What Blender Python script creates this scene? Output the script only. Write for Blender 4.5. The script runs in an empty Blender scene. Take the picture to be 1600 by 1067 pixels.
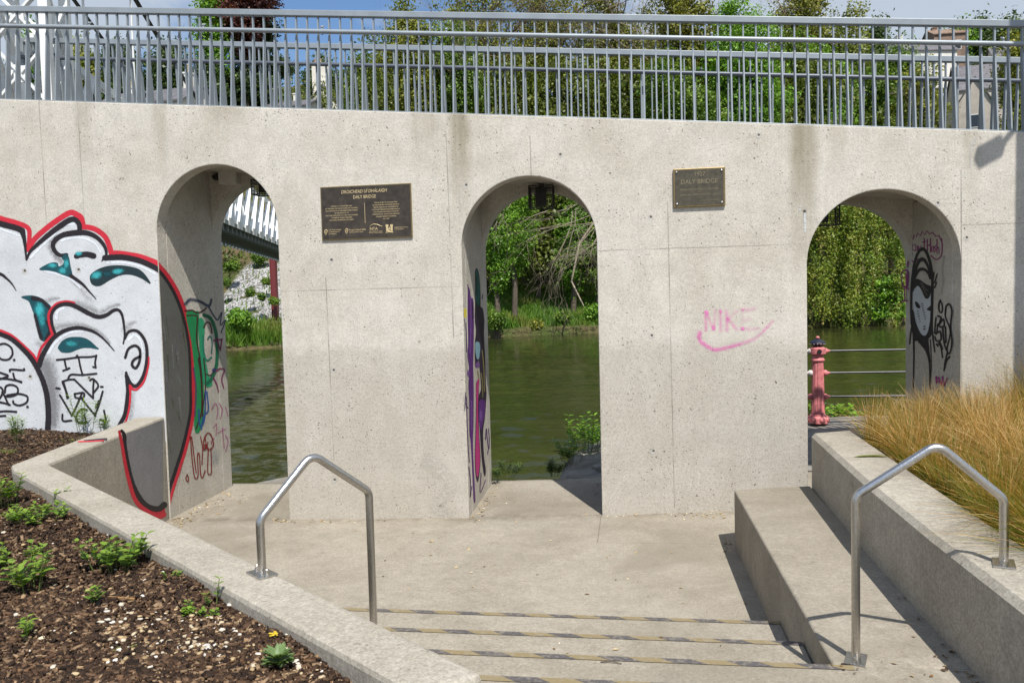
import bpy, bmesh, math, random
import numpy as np
from mathutils import Vector, Matrix, Quaternion

random.seed(7)
rng = np.random.default_rng(11)
scene = bpy.context.scene
COL = scene.collection

# ------------------------------------------------------------------ camera
YAW, PITCH, ROLL, FPX = 0.14593, 0.054961, 0.0253677, 1279.26     # solved from the photograph (1600 px wide)
EYE = np.array([0.0, -9.002, 2.45])
_F = np.array([-math.sin(YAW)*math.cos(PITCH), math.cos(YAW)*math.cos(PITCH), -math.sin(PITCH)])
_R0 = np.array([math.cos(YAW), math.sin(YAW), 0.0])
_D0 = -np.cross(_R0, _F)
_R = _R0*math.cos(ROLL) + _D0*math.sin(ROLL)
_D = -_R0*math.sin(ROLL) + _D0*math.cos(ROLL)
cam = bpy.data.cameras.new('camera')
cam.sensor_fit = 'HORIZONTAL'; cam.sensor_width = 36.0; cam.lens = FPX/1600*36
cam.clip_start = 0.1; cam.clip_end = 2000
camo = bpy.data.objects.new('camera', cam); COL.objects.link(camo)
M = Matrix.Identity(4)
for i in range(3):
    M[i][0] = _R[i]; M[i][1] = -_D[i]; M[i][2] = -_F[i]; M[i][3] = EYE[i]
camo.matrix_world = M
scene.camera = camo

# ------------------------------------------------------------------ light
SUN_TRAVEL = Vector((-0.133, 0.31, -0.541)).normalized()
sun = bpy.data.lights.new('sun', 'SUN'); sun.energy = 4.6; sun.angle = math.radians(0.53); sun.color = (1.0, 0.955, 0.885)
suno = bpy.data.objects.new('sun', sun); COL.objects.link(suno)
suno.rotation_euler = SUN_TRAVEL.to_track_quat('-Z', 'Y').to_euler()
suno.location = (10, -20, 40)
world = bpy.data.worlds.new('World'); scene.world = world; world.use_nodes = True
SKY_STRENGTH = 0.10
scene.view_settings.view_transform = 'Standard'; scene.view_settings.look = 'None'
scene.view_settings.exposure = 0.35; scene.view_settings.gamma = 1.0
scene.view_settings.use_curve_mapping = False
try:
    scene.cycles.max_bounces = 6; scene.cycles.transparent_max_bounces = 24
    scene.cycles.diffuse_bounces = 3; scene.cycles.use_denoising = True
except Exception:
    pass

# ------------------------------------------------------------------ node helpers
class NT:
    def __init__(s, tree): s.t = tree; s.n = tree.nodes; s.l = tree.links
    def node(s, typ, **kw):
        n = s.n.new(typ)
        for k, v in kw.items(): setattr(n, k, v)
        return n
    def put(s, sock, v):
        if v is None: return
        if isinstance(v, bpy.types.NodeSocket): s.l.new(v, sock)
        elif isinstance(v, (tuple, list)) and len(v) == 3 and sock.type == 'RGBA': sock.default_value = (*v, 1)
        else: sock.default_value = v
    def math(s, op, a, b=None, c=None, clamp=False):
        n = s.node('ShaderNodeMath', operation=op, use_clamp=clamp)
        for i, v in enumerate((a, b, c)):
            if v is not None: s.put(n.inputs[i], v)
        return n.outputs[0]
    def add(s, a, b): return s.math('ADD', a, b)
    def mul(s, a, b): return s.math('MULTIPLY', a, b)
    def ramp(s, v, lo, hi, a=0.0, b=1.0):      # smoothstep map
        n = s.node('ShaderNodeMapRange', interpolation_type='SMOOTHSTEP')
        for i, x in enumerate((v, lo, hi, a, b)): s.put(n.inputs[i], x)
        return n.outputs[0]
    def lin(s, v, lo, hi, a, b):
        n = s.node('ShaderNodeMapRange')
        for i, x in enumerate((v, lo, hi, a, b)): s.put(n.inputs[i], x)
        return n.outputs[0]
    def pos(s): return s.node('ShaderNodeNewGeometry').outputs['Position']
    def sep(s, v):
        n = s.node('ShaderNodeSeparateXYZ'); s.l.new(v, n.inputs[0]); return n.outputs
    def scale(s, v, sc):
        n = s.node('ShaderNodeVectorMath', operation='MULTIPLY'); s.l.new(v, n.inputs[0]); n.inputs[1].default_value = sc
        return n.outputs[0]
    def noise(s, v, scale, detail=3, rough=0.55, out=0, dist=0.0):
        n = s.node('ShaderNodeTexNoise'); s.l.new(v, n.inputs['Vector'])
        n.inputs['Scale'].default_value = scale; n.inputs['Detail'].default_value = detail; n.inputs['Roughness'].default_value = rough
        n.inputs['Distortion'].default_value = dist
        return n.outputs[out]
    def voro(s, v, scale, rnd=1.0):
        n = s.node('ShaderNodeTexVoronoi'); s.l.new(v, n.inputs['Vector']); n.inputs['Scale'].default_value = scale
        n.inputs['Randomness'].default_value = rnd
        return n.outputs
    def mix(s, f, a, b, blend='MIX'):
        n = s.node('ShaderNodeMix', data_type='RGBA', blend_type=blend)
        s.put(n.inputs[0], f); s.put(n.inputs[6], a); s.put(n.inputs[7], b)
        return n.outputs[2]
    def bump(s, h, strength, dist, normal=None):
        n = s.node('ShaderNodeBump'); n.inputs['Strength'].default_value = strength; n.inputs['Distance'].default_value = dist
        s.put(n.inputs['Height'], h)
        if normal is not None: s.l.new(normal, n.inputs['Normal'])
        return n.outputs[0]

def new_mat(name):
    m = bpy.data.materials.new(name); m.use_nodes = True
    m.node_tree.nodes.clear(); t = NT(m.node_tree)
    out = t.node('ShaderNodeOutputMaterial')
    b = t.node('ShaderNodeBsdfPrincipled'); t.l.new(b.outputs[0], out.inputs[0])
    return m, t, b, out

def simple(name, col, rough=0.6, metal=0.0, var=0.12, scale=20.0, bump=0.0, bscale=None):
    m, t, b, _ = new_mat(name)
    p = t.pos(); n = t.noise(p, scale, 4)
    f = t.lin(n, 0.3, 0.7, 1-var, 1+var)
    c = t.mix(1.0, col, f, 'MULTIPLY')
    t.put(b.inputs['Base Color'], c); b.inputs['Roughness'].default_value = rough; b.inputs['Metallic'].default_value = metal
    if bump: t.put(b.inputs['Normal'], t.bump(t.noise(p, bscale or scale, 3), bump, 0.01))
    return m

# sky: Nishita with a few procedural clouds
wt = NT(world.node_tree); wt.n.clear()
wo = wt.node('ShaderNodeOutputWorld'); bg = wt.node('ShaderNodeBackground')
sky = wt.node('ShaderNodeTexSky'); sky.sky_type = 'NISHITA'; sky.sun_disc = False
sky.sun_elevation = math.radians(58.0); sky.sun_rotation = math.radians(157.0); sky.air_density = 1.0; sky.dust_density = 0.6; sky.ozone_density = 1.6
tc = wt.node('ShaderNodeTexCoord').outputs['Generated']
cl = wt.noise(wt.scale(tc, (1.0, 1.0, 2.4)), 2.6, 6, 0.55, 0, 0.3)
sx = wt.sep(tc)
cm = wt.ramp(wt.add(cl, wt.mul(wt.math('ABSOLUTE', wt.add(sx[0], 0.17)), 0.42)), 0.56, 0.70)
skyc = wt.mix(wt.mul(cm, 0.85), wt.mix(1.0, sky.outputs[0], (0.84, 0.98, 1.12), 'MULTIPLY'), (4.6, 5.1, 5.7))
wt.l.new(skyc, bg.inputs[0]); bg.inputs[1].default_value = SKY_STRENGTH
wt.l.new(bg.outputs[0], wo.inputs[0])

# ------------------------------------------------------------------ object helpers
def tag(o, label=None, cat=None, group=None, kind=None):
    if label: o['label'] = label
    if cat: o['category'] = cat
    if group: o['group'] = group
    if kind: o['kind'] = kind
    return o
def link(name, me, mats, parent=None):
    if mats is not None:
        for m in (mats if isinstance(mats, (list, tuple)) else [mats]): me.materials.append(m)
    o = bpy.data.objects.new(name, me); COL.objects.link(o)
    if parent is not None: o.parent = parent
    return o
def empty(name, loc=(0, 0, 0)):
    o = bpy.data.objects.new(name, None); COL.objects.link(o); o.location = loc; o.empty_display_size = 0.1
    return o
def child(o, parent):
    """parent keeping the world place (parents are never rotated)"""
    o.parent = parent; o.location = Vector(o.location) - Vector(parent.location)
    return o
def smooth(o, ang=40):
    me = o.data
    for p in me.polygons: p.use_smooth = True
    try: me.set_sharp_from_angle(angle=math.radians(ang))
    except Exception: pass
    return o
def bevel(o, w=0.01, seg=2, ang=35):
    m = o.modifiers.new('bevel', 'BEVEL'); m.width = w; m.segments = seg; m.limit_method = 'ANGLE'; m.angle_limit = math.radians(ang)
    m.use_clamp_overlap = True
    return o

class MB:
    """collects shapes into one mesh"""
    def __init__(s): s.v = []; s.f = []; s.mi = []; s.cur = 0
    def face(s, *idx): s.f.append(tuple(idx)); s.mi.append(s.cur)
    def add(s, vs, fs):
        n = len(s.v); s.v += [tuple(map(float, v)) for v in vs]
        for f in fs: s.face(*[n+i for i in f])
    def box(s, x0, x1, y0, y1, z0, z1):
        s.add([(x0,y0,z0),(x1,y0,z0),(x1,y1,z0),(x0,y1,z0),(x0,y0,z1),(x1,y0,z1),(x1,y1,z1),(x0,y1,z1)],
              [(0,3,2,1),(4,5,6,7),(0,1,5,4),(1,2,6,5),(2,3,7,6),(3,0,4,7)])
    def prism(s, pts, z0, z1):
        """pts counter-clockwise (x,y); z0, z1 may be lists"""
        n = len(pts); Z0 = z0 if isinstance(z0, (list, tuple)) else [z0]*n; Z1 = z1 if isinstance(z1, (list, tuple)) else [z1]*n
        s.add([(p[0], p[1], Z0[i]) for i, p in enumerate(pts)]+[(p[0], p[1], Z1[i]) for i, p in enumerate(pts)],
              [tuple(reversed(range(n))), tuple(range(n, 2*n))]+[(i, (i+1) % n, n+(i+1) % n, n+i) for i in range(n)])
    def bar(s, a, b, w, h, up=(0, 0, 1)):
        a = Vector(a); b = Vector(b); d = (b-a).normalized(); u = Vector(up)
        x = d.cross(u)
        if x.length < 1e-4: x = d.cross(Vector((1, 0, 0)))
        x.normalize(); y = x.cross(d).normalized()
        vs = []
        for p in (a, b):
            for sx_, sy_ in ((-1,-1),(1,-1),(1,1),(-1,1)): vs.append(p+x*(w/2*sx_)+y*(h/2*sy_))
        s.add(vs, [(0,1,2,3),(7,6,5,4),(0,4,5,1),(1,5,6,2),(2,6,7,3),(3,7,4,0)])
    def tube(s, pts, r, seg=10, cap=True):
        pts = [Vector(p) for p in pts]; n = len(pts); R = r if isinstance(r, (list, tuple)) else [r]*n
        t0 = (pts[1]-pts[0]).normalized(); ref = Vector((0, 0, 1)) if abs(t0.z) < 0.9 else Vector((1, 0, 0))
        x = t0.cross(ref).normalized(); base = len(s.v)
        for i, p in enumerate(pts):
            if i == 0: t = t0
            elif i == n-1: t = (pts[i]-pts[i-1]).normalized()
            else:
                t = (pts[i+1]-pts[i]).normalized()+(pts[i]-pts[i-1]).normalized()
                t = t.normalized() if t.length > 1e-6 else t0
            x = (x - t*x.dot(t)); x = x.normalized() if x.length > 1e-6 else t.orthogonal().normalized(); y = t.cross(x)
            for k in range(seg):
                a = 2*math.pi*k/seg; q = p+(x*math.cos(a)+y*math.sin(a))*R[i]; s.v.append(tuple(q))
        for i in range(n-1):
            for k in range(seg):
                a = base+i*seg+k; b = base+i*seg+(k+1) % seg
                s.face(a, b, b+seg, a+seg)
        if cap:
            s.face(*[base+k for k in reversed(range(seg))]); s.face(*[base+(n-1)*seg+k for k in range(seg)])
    def lathe(s, prof, c=(0, 0, 0), seg=24, wob=None):
        base = len(s.v)
        for i, (r, z) in enumerate(prof):
            for k in range(seg):
                a = 2*math.pi*k/seg; rr = r*(1 if wob is None else wob(i, k)); s.v.append((c[0]+rr*math.cos(a), c[1]+rr*math.sin(a), c[2]+z))
        for i in range(len(prof)-1):
            for k in range(seg):
                a = base+i*seg+k; b = base+i*seg+(k+1) % seg; s.face(a, b, b+seg, a+seg)
        s.face(*[base+k for k in reversed(range(seg))]); s.face(*[base+(len(prof)-1)*seg+k for k in range(seg)])
    def ball(s, c, r, seg=12, rings=7, sq=(1, 1, 1)):
        prof = [(max(1e-4, r*math.sin(math.pi*i/rings)), -r*math.cos(math.pi*i/rings)) for i in range(rings+1)]
        b = len(s.v); s.lathe(prof, (0, 0, 0), seg)
        for i in range(b, len(s.v)):
            v = s.v[i]; s.v[i] = (c[0]+v[0]*sq[0], c[1]+v[1]*sq[1], c[2]+v[2]*sq[2])
    def build(s, name, mats, parent=None, loc=None):
        me = bpy.data.meshes.new(name); vs = s.v
        if loc is not None: vs = [(v[0]-loc[0], v[1]-loc[1], v[2]-loc[2]) for v in vs]
        me.from_pydata(vs, [], s.f); me.update()
        o = link(name, me, mats, parent)
        if any(s.mi): me.polygons.foreach_set('material_index', s.mi)
        if loc is not None: o.location = loc
        return o

def fast_mesh(name, co, nper, mats, parent=None, col=None, smooth_=False):
    """co: (N*nper,3); every nper vertices make one face"""
    co = np.ascontiguousarray(co, dtype=np.float32).reshape(-1, 3); nv = len(co); nf = nv//nper
    me = bpy.data.meshes.new(name)
    me.vertices.add(nv); me.vertices.foreach_set('co', co.ravel())
    me.loops.add(nv); me.loops.foreach_set('vertex_index', np.arange(nv, dtype=np.int32))
    me.polygons.add(nf); me.polygons.foreach_set('loop_start', np.arange(0, nv, nper, dtype=np.int32))
    try: me.polygons.foreach_set('loop_total', np.full(nf, nper, dtype=np.int32))
    except Exception: pass
    me.update(calc_edges=True); me.validate()
    if col is not None:
        a = me.color_attributes.new('col', 'FLOAT_COLOR', 'POINT')
        c = np.ones((nv, 4), dtype=np.float32); c[:, :col.shape[1]] = col; a.data.foreach_set('color', c.ravel())
    return link(name, me, mats, parent)

def indexed_mesh(name, co, faces, mats, parent=None, col=None):
    """faces (M,k) int array"""
    co = np.asarray(co, dtype=np.float32); faces = np.asarray(faces, dtype=np.int32); k = faces.shape[1]; nf = len(faces)
    me = bpy.data.meshes.new(name)
    me.vertices.add(len(co)); me.vertices.foreach_set('co', co.ravel())
    me.loops.add(nf*k); me.loops.foreach_set('vertex_index', faces.ravel())
    me.polygons.add(nf); me.polygons.foreach_set('loop_start', np.arange(0, nf*k, k, dtype=np.int32))
    try: me.polygons.foreach_set('loop_total', np.full(nf, k, dtype=np.int32))
    except Exception: pass
    me.update(calc_edges=True); me.validate()
    if col is not None:
        a = me.color_attributes.new('col', 'FLOAT_COLOR', 'POINT')
        c = np.ones((len(co), 4), dtype=np.float32); c[:, :col.shape[1]] = col; a.data.foreach_set('color', c.ravel())
    return link(name, me, mats, parent)

# survey helpers: a sight line of the photograph met with a real plane
def ray(px, py):
    return _F + (px-800)/FPX*_R + (py-533.5)/FPX*_D
def on_y(px, py, y=0.0):
    d = ray(px, py); return EYE+d*((y-EYE[1])/d[1])
def on_z(px, py, z):
    d = ray(px, py); return EYE+d*((z-EYE[2])/d[2])
def on_plane(px, py, P, n):
    d = ray(px, py); return EYE+d*(((np.array(P)-EYE)@np.array(n))/(d@np.array(n)))
def at(px, py, dist):
    return EYE+ray(px, py)*dist

def lerp_tab(x, tab):
    if x <= tab[0][0]: return tab[0][1]
    for (a, va), (b, vb) in zip(tab, tab[1:]):
        if x <= b: return va+(vb-va)*(x-a)/(b-a)
    return tab[-1][1]
# ------------------------------------------------------------------ materials
def concrete(name, base, dirt, extras=None, pit=1.0, rough_z=None, grain=1.0):
    """board-marked concrete: cloudy tone, grit, air holes; extras(t, pos, colour) adds stains that belong to that wall"""
    m, t, b, _ = new_mat(name)
    p = t.pos(); s = t.sep(p)
    big = t.noise(p, 0.9, 4, 0.6); mid = t.noise(p, 5.0, 4, 0.6); fine = t.noise(p, 62.0, 3, 0.75); grit = t.noise(p, 24.0, 3, 0.7)
    run = t.noise(t.scale(p, (5.0, 5.0, 0.35)), 1.6, 4, 0.6)
    c = t.mix(t.ramp(big, 0.35, 0.70), base, dirt)
    c = t.mix(t.mul(t.ramp(run, 0.48, 0.72), 0.45), c, dirt)
    c = t.mix(1.0, c, t.lin(mid, 0.3, 0.7, 0.91, 1.08), 'MULTIPLY')
    c = t.mix(1.0, c, t.lin(grit, 0.3, 0.7, 1-0.10*grain, 1+0.09*grain), 'MULTIPLY')
    c = t.mix(1.0, c, t.lin(fine, 0.3, 0.7, 1-0.24*grain, 1+0.19*grain), 'MULTIPLY')
    gr2 = t.noise(p, 36.0, 5, 0.85)
    c = t.mix(t.mul(t.ramp(gr2, 0.56, 0.68), 0.30*grain), c, (0.20, 0.18, 0.15))
    c = t.mix(t.mul(t.ramp(gr2, 0.44, 0.33), 0.30*grain), c, (0.62, 0.60, 0.56))
    if extras: c = extras(t, p, s, c)
    # air holes: three sizes of sparse voronoi cells
    hs = None
    warp = t.node('ShaderNodeVectorMath', operation='MULTIPLY_ADD'); t.l.new(t.noise(p, 11.0, 2, 0.5, 1), warp.inputs[0]); warp.inputs[1].default_value = (0.08, 0.08, 0.08); t.l.new(p, warp.inputs[2])
    for sc, rad, keep, el in ((6.0, 0.10, 0.58, (1, 1, 1.7)), (14.0, 0.17, 0.52, (1.5, 1.5, 1)), (33.0, 0.27, 0.56, (1, 1, 1.3))):
        v = t.voro(t.scale(warp.outputs[0], el), sc)
        cs = t.node('ShaderNodeSeparateColor'); t.l.new(v['Color'], cs.inputs[0])
        dv = t.math('DIVIDE', v['Distance'], t.lin(cs.outputs[1], 0, 1, 0.35, 1.25))
        hit = t.mul(t.ramp(dv, rad*0.7, rad*1.1, 1, 0), t.math('GREATER_THAN', cs.outputs[0], keep))
        hit = t.mul(hit, t.lin(cs.outputs[2], 0, 1, 0.25, 1.0))
        hs = hit if hs is None else t.math('MAXIMUM', hs, hit)
    hs = t.mul(hs, t.ramp(t.noise(p, 1.7, 3), 0.40, 0.60, 0.10, 1.0))
    c = t.mix(t.mul(hs, 0.80*pit), c, (0.075, 0.062, 0.048))
    t.put(b.inputs['Base Color'], c); b.inputs['Roughness'].default_value = 0.86
    b.inputs['Specular IOR Level'].default_value = 0.25
    h = t.add(t.mul(fine, 0.35), t.mul(grit, 0.7))
    h = t.math('SUBTRACT', h, t.mul(hs, 1.6*pit))
    t.put(b.inputs['Normal'], t.bump(h, 0.55, 0.006))
    return m

WALL_LINES_V = [(-6.93, -1, 9), (-6.43, -1, 9), (-3.455, 0.6, 2.72), (-1.985, 2.0, 4.3), (0.412, 0.1, 3.42), (3.358, 1.2, 3.62), (-1.05, 3.75, 4.2)]
WALL_LINES_H = [(2.575, -4.05, -1.9), (2.92, -0.35, 1.82), (3.06, 3.358, 6.0)]
WALL_STAINS = [  # x, half width, z top, z bottom, strength
    (1.80, 0.16, 4.25, 2.2, 0.85), (2.15, 0.10, 4.2, 3.3, 0.30), (-1.85, 0.13, 4.48, 2.9, 0.75), (-2.25, 0.22, 4.5, 3.6, 0.30), (-5.42, 0.10, 4.8, 3.6, 0.40),
    (-4.6, 0.25, 4.72, 4.2, 0.25), (3.45, 0.10, 4.05, 3.0, 0.28), (-6.4, 0.12, 4.9, 3.5, 0.35), (0.9, 0.35, 4.25, 3.9, 0.2), (-0.35, 0.2, 4.35, 3.7, 0.2)]
def wall_extras(t, p, s, c):
    n1 = t.noise(p, 3.2, 5, 0.65); n2 = t.noise(t.scale(p, (14, 14, 1.2)), 1.0, 4, 0.6)
    # scoured, rougher and darker lower part of the piers
    edge = t.add(t.add(s[2], t.mul(t.math('SUBTRACT', n1, 0.5), 0.45)), t.mul(t.math('SUBTRACT', t.noise(p, 18.0, 4, 0.7), 0.5), 0.35))
    low = t.ramp(edge, 1.80, 1.98, 1, 0)
    spk = t.noise(p, 60.0, 3, 0.7)
    c = t.mix(t.mul(low, t.lin(n1, 0.3, 0.7, 0.30, 0.80)), c, (0.42, 0.387, 0.330))
    c = t.mix(t.mul(low, t.mul(t.ramp(spk, 0.54, 0.66), 0.65)), c, (0.19, 0.165, 0.132))
    gr3 = t.noise(p, 26.0, 5, 0.9)
    c = t.mix(t.mul(low, t.mul(t.ramp(gr3, 0.53, 0.64), 0.5)), c, (0.24, 0.215, 0.175))
    c = t.mix(t.mul(low, t.mul(t.ramp(gr3, 0.45, 0.36), 0.4)), c, (0.60, 0.57, 0.51))
    # bleached band where water runs off
    c = t.mix(t.mul(t.ramp(t.noise(p, 1.3, 3), 0.55, 0.72), 0.22), c, (0.64, 0.615, 0.565))
    for x, w, zt, zb, st in WALL_STAINS:
        dx = t.math('ABSOLUTE', t.math('SUBTRACT', t.add(s[0], t.mul(t.math('SUBTRACT', n1, 0.5), w*0.8)), x))
        f = t.mul(t.ramp(dx, w*0.35, w*1.25, 1, 0), t.ramp(s[2], zb, zt, 0, 1))
        f = t.mul(f, t.lin(n2, 0.3, 0.7, 0.55, 1.0))
        c = t.mix(t.mul(f, st), c, (0.20, 0.172, 0.105))
    front = t.math('LESS_THAN', s[1], 0.03)
    br = t.lin(t.noise(p, 2.2, 3), 0.35, 0.60, 0.12, 0.74)
    for x, z0, z1 in WALL_LINES_V:
        dx = t.math('ABSOLUTE', t.math('SUBTRACT', t.add(s[0], t.mul(s[2], 0.008)), x+0.016))
        f = t.mul(t.ramp(dx, 0.001, 0.009, 1, 0), t.mul(t.math('GREATER_THAN', s[2], z0), t.math('LESS_THAN', s[2], z1)))
        c = t.mix(t.mul(t.mul(f, front), br), c, (0.17, 0.155, 0.135))
    for z, x0, x1 in WALL_LINES_H:
        dz = t.math('ABSOLUTE', t.math('SUBTRACT', t.add(s[2], t.mul(n1, 0.012)), z+0.006))
        f = t.mul(t.ramp(dz, 0.001, 0.009, 1, 0), t.mul(t.math('GREATER_THAN', s[0], x0), t.math('LESS_THAN', s[0], x1)))
        c = t.mix(t.mul(t.mul(f, front), br), c, (0.17, 0.155, 0.135))
    return c
def floor_extras(t, p, s, c):
    n = t.noise(p, 0.55, 5, 0.65, 0, 0.6); n2 = t.noise(p, 2.4, 4, 0.7)
    c = t.mix(t.mul(t.ramp(n, 0.45, 0.66), 0.6), c, (0.195, 0.170, 0.128))
    c = t.mix(t.mul(t.ramp(n2, 0.58, 0.74), 0.4), c, (0.165, 0.145, 0.115))
    sp = t.noise(p, 42.0, 3, 0.7); sp2 = t.noise(p, 90.0, 2, 0.7); s4 = t.noise(t.scale(p, (1, 2.2, 1)), 7.0, 5, 0.75)
    c = t.mix(t.mul(t.ramp(sp, 0.60, 0.72), 0.5), c, (0.14, 0.12, 0.09))
    c = t.mix(t.mul(t.ramp(sp2, 0.55, 0.70), 0.35), c, (0.42, 0.39, 0.33))
    c = t.mix(t.mul(t.ramp(s4, 0.56, 0.70), 0.45), c, (0.17, 0.148, 0.115))
    j = t.math('ABSOLUTE', t.math('SUBTRACT', s[0], -0.374))
    f = t.mul(t.ramp(j, 0.002, 0.009, 1, 0), t.math('LESS_THAN', s[1], 0.0))
    f = t.mul(f, t.math('GREATER_THAN', s[1], -1.0))
    j2 = t.math('ABSOLUTE', t.math('SUBTRACT', s[1], t.add(-0.985, t.mul(t.math('SUBTRACT', n2, 0.5), 0.04))))
    f2 = t.mul(t.ramp(j2, 0.002, 0.012, 1, 0), t.math('GREATER_THAN', s[0], -0.374))
    j3 = t.math('ABSOLUTE', t.math('SUBTRACT', s[1], 0.01)); f3 = t.ramp(j3, 0.002, 0.010, 1, 0)
    f = t.math('MAXIMUM', t.math('MAXIMUM', f, t.mul(f2, 0.5)), t.mul(f3, 0.6))
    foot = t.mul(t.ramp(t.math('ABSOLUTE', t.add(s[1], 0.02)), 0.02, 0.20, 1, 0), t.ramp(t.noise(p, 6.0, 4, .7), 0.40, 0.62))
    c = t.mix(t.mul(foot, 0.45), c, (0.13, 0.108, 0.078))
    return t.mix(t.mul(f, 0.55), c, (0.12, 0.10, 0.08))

NT.add_v = lambda s, a, b, k: a
M_WALL = concrete('wall_concrete', (0.585, 0.553, 0.495), (0.505, 0.469, 0.404), wall_extras)
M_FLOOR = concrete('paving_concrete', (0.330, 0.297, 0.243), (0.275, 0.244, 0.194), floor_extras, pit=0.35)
M_LOW = concrete('low_wall_concrete', (0.375, 0.346, 0.292), (0.31, 0.280, 0.228), None, pit=0.7, grain=1.2)
M_GALV = simple('galvanised_steel', (0.27, 0.305, 0.335), 0.45, 0.2, 0.10, 6.0)
M_DARKRAIL = simple('dark_grey_steel', (0.10, 0.115, 0.14), 0.45, 0.2)
M_STEEL = simple('brushed_stainless', (0.56, 0.54, 0.51), 0.27, 1.0, 0.10, 60.0, 0.15, 240.0)
M_BLACK = simple('black_metal', (0.018, 0.017, 0.016), 0.5, 0.0)
M_WHITE = simple('white_painted_steel', (0.76, 0.77, 0.76), 0.5, 0.0, 0.08, 3.0)
M_UNDER = simple('bridge_underside', (0.20, 0.225, 0.21), 0.7)
M_PINK = simple('pink_paint', (0.60, 0.19, 0.195), 0.55, 0.0, 0.28, 16.0, 0.25, 60.0)
M_NAVY = simple('navy_paint', (0.012, 0.014, 0.03), 0.4)
M_PALE = simple('worn_white_paint', (0.62, 0.58, 0.55), 0.5, 0.0, 0.2, 30)
M_BRONZE = simple('dark_bronze', (0.060, 0.047, 0.036), 0.42, 0.35, 0.35, 14.0)
M_BRASS = simple('brass_edge', (0.23, 0.17, 0.078), 0.42, 0.6)
M_GOLD = simple('gold_lettering', (0.62, 0.49, 0.27), 0.45, 0.2)
M_BRONZE2 = simple('olive_bronze', (0.085, 0.074, 0.052), 0.45, 0.35, 0.3, 25.0)
M_MAROON = simple('maroon_paint', (0.16, 0.028, 0.03), 0.5)
M_SLATE = simple('slate_roof', (0.12, 0.115, 0.125), 0.7, 0.0, 0.3, 2.0)
M_RENDER = simple('white_render', (0.70, 0.67, 0.61), 0.8, 0.0, 0.12, 0.6)
M_GLASS = simple('dark_window', (0.03, 0.035, 0.04), 0.15)
M_POTS = simple('terracotta', (0.40, 0.17, 0.09), 0.8)
M_POTY = simple('buff_chimney_pot', (0.52, 0.40, 0.22), 0.8)
M_STONE = simple('quay_stone', (0.19, 0.178, 0.158), 0.9, 0.0, 0.35, 4.0, 0.8, 12.0)
M_BARK = simple('bark', (0.10, 0.08, 0.058), 0.9, 0.0, 0.4, 5.0, 0.6, 20.0)
M_TWIG = simple('bare_twig', (0.235, 0.185, 0.130), 0.9, 0.0, 0.35, 2.0)
M_BOX = simple('grey_box_paint', (0.60, 0.58, 0.53), 0.6)

def leaf_mat(name, trans=0.3, rough=0.45, spec=0.35):
    m, t, b, out = new_mat(name)
    a = t.node('ShaderNodeAttribute'); a.attribute_name = 'col'
    t.l.new(a.outputs['Color'], b.inputs['Base Color']); b.inputs['Roughness'].default_value = rough
    b.inputs['Specular IOR Level'].default_value = spec
    tr = t.node('ShaderNodeBsdfTranslucent')
    t.put(tr.inputs[0], t.mix(1.0, a.outputs['Color'], (1.25, 1.25, 0.55), 'MULTIPLY'))
    mx = t.node('ShaderNodeMixShader'); mx.inputs[0].default_value = trans
    t.l.new(b.outputs[0], mx.inputs[1]); t.l.new(tr.outputs[0], mx.inputs[2]); t.l.new(mx.outputs[0], out.inputs[0])
    return m
M_LEAF = leaf_mat('leaf', 0.30)
M_BLADE = leaf_mat('grass_blade', 0.34, 0.5, 0.3)
def attr_mat(name, rough=0.8, spec=0.2):
    m, t, b, _ = new_mat(name)
    a = t.node('ShaderNodeAttribute'); a.attribute_name = 'col'
    t.l.new(a.outputs['Color'], b.inputs['Base Color']); b.inputs['Roughness'].default_value = rough; b.inputs['Specular IOR Level'].default_value = spec
    return m
M_CHIP = attr_mat('bark_chip'); M_PEB = attr_mat('pebble', 0.6, 0.3)

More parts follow.
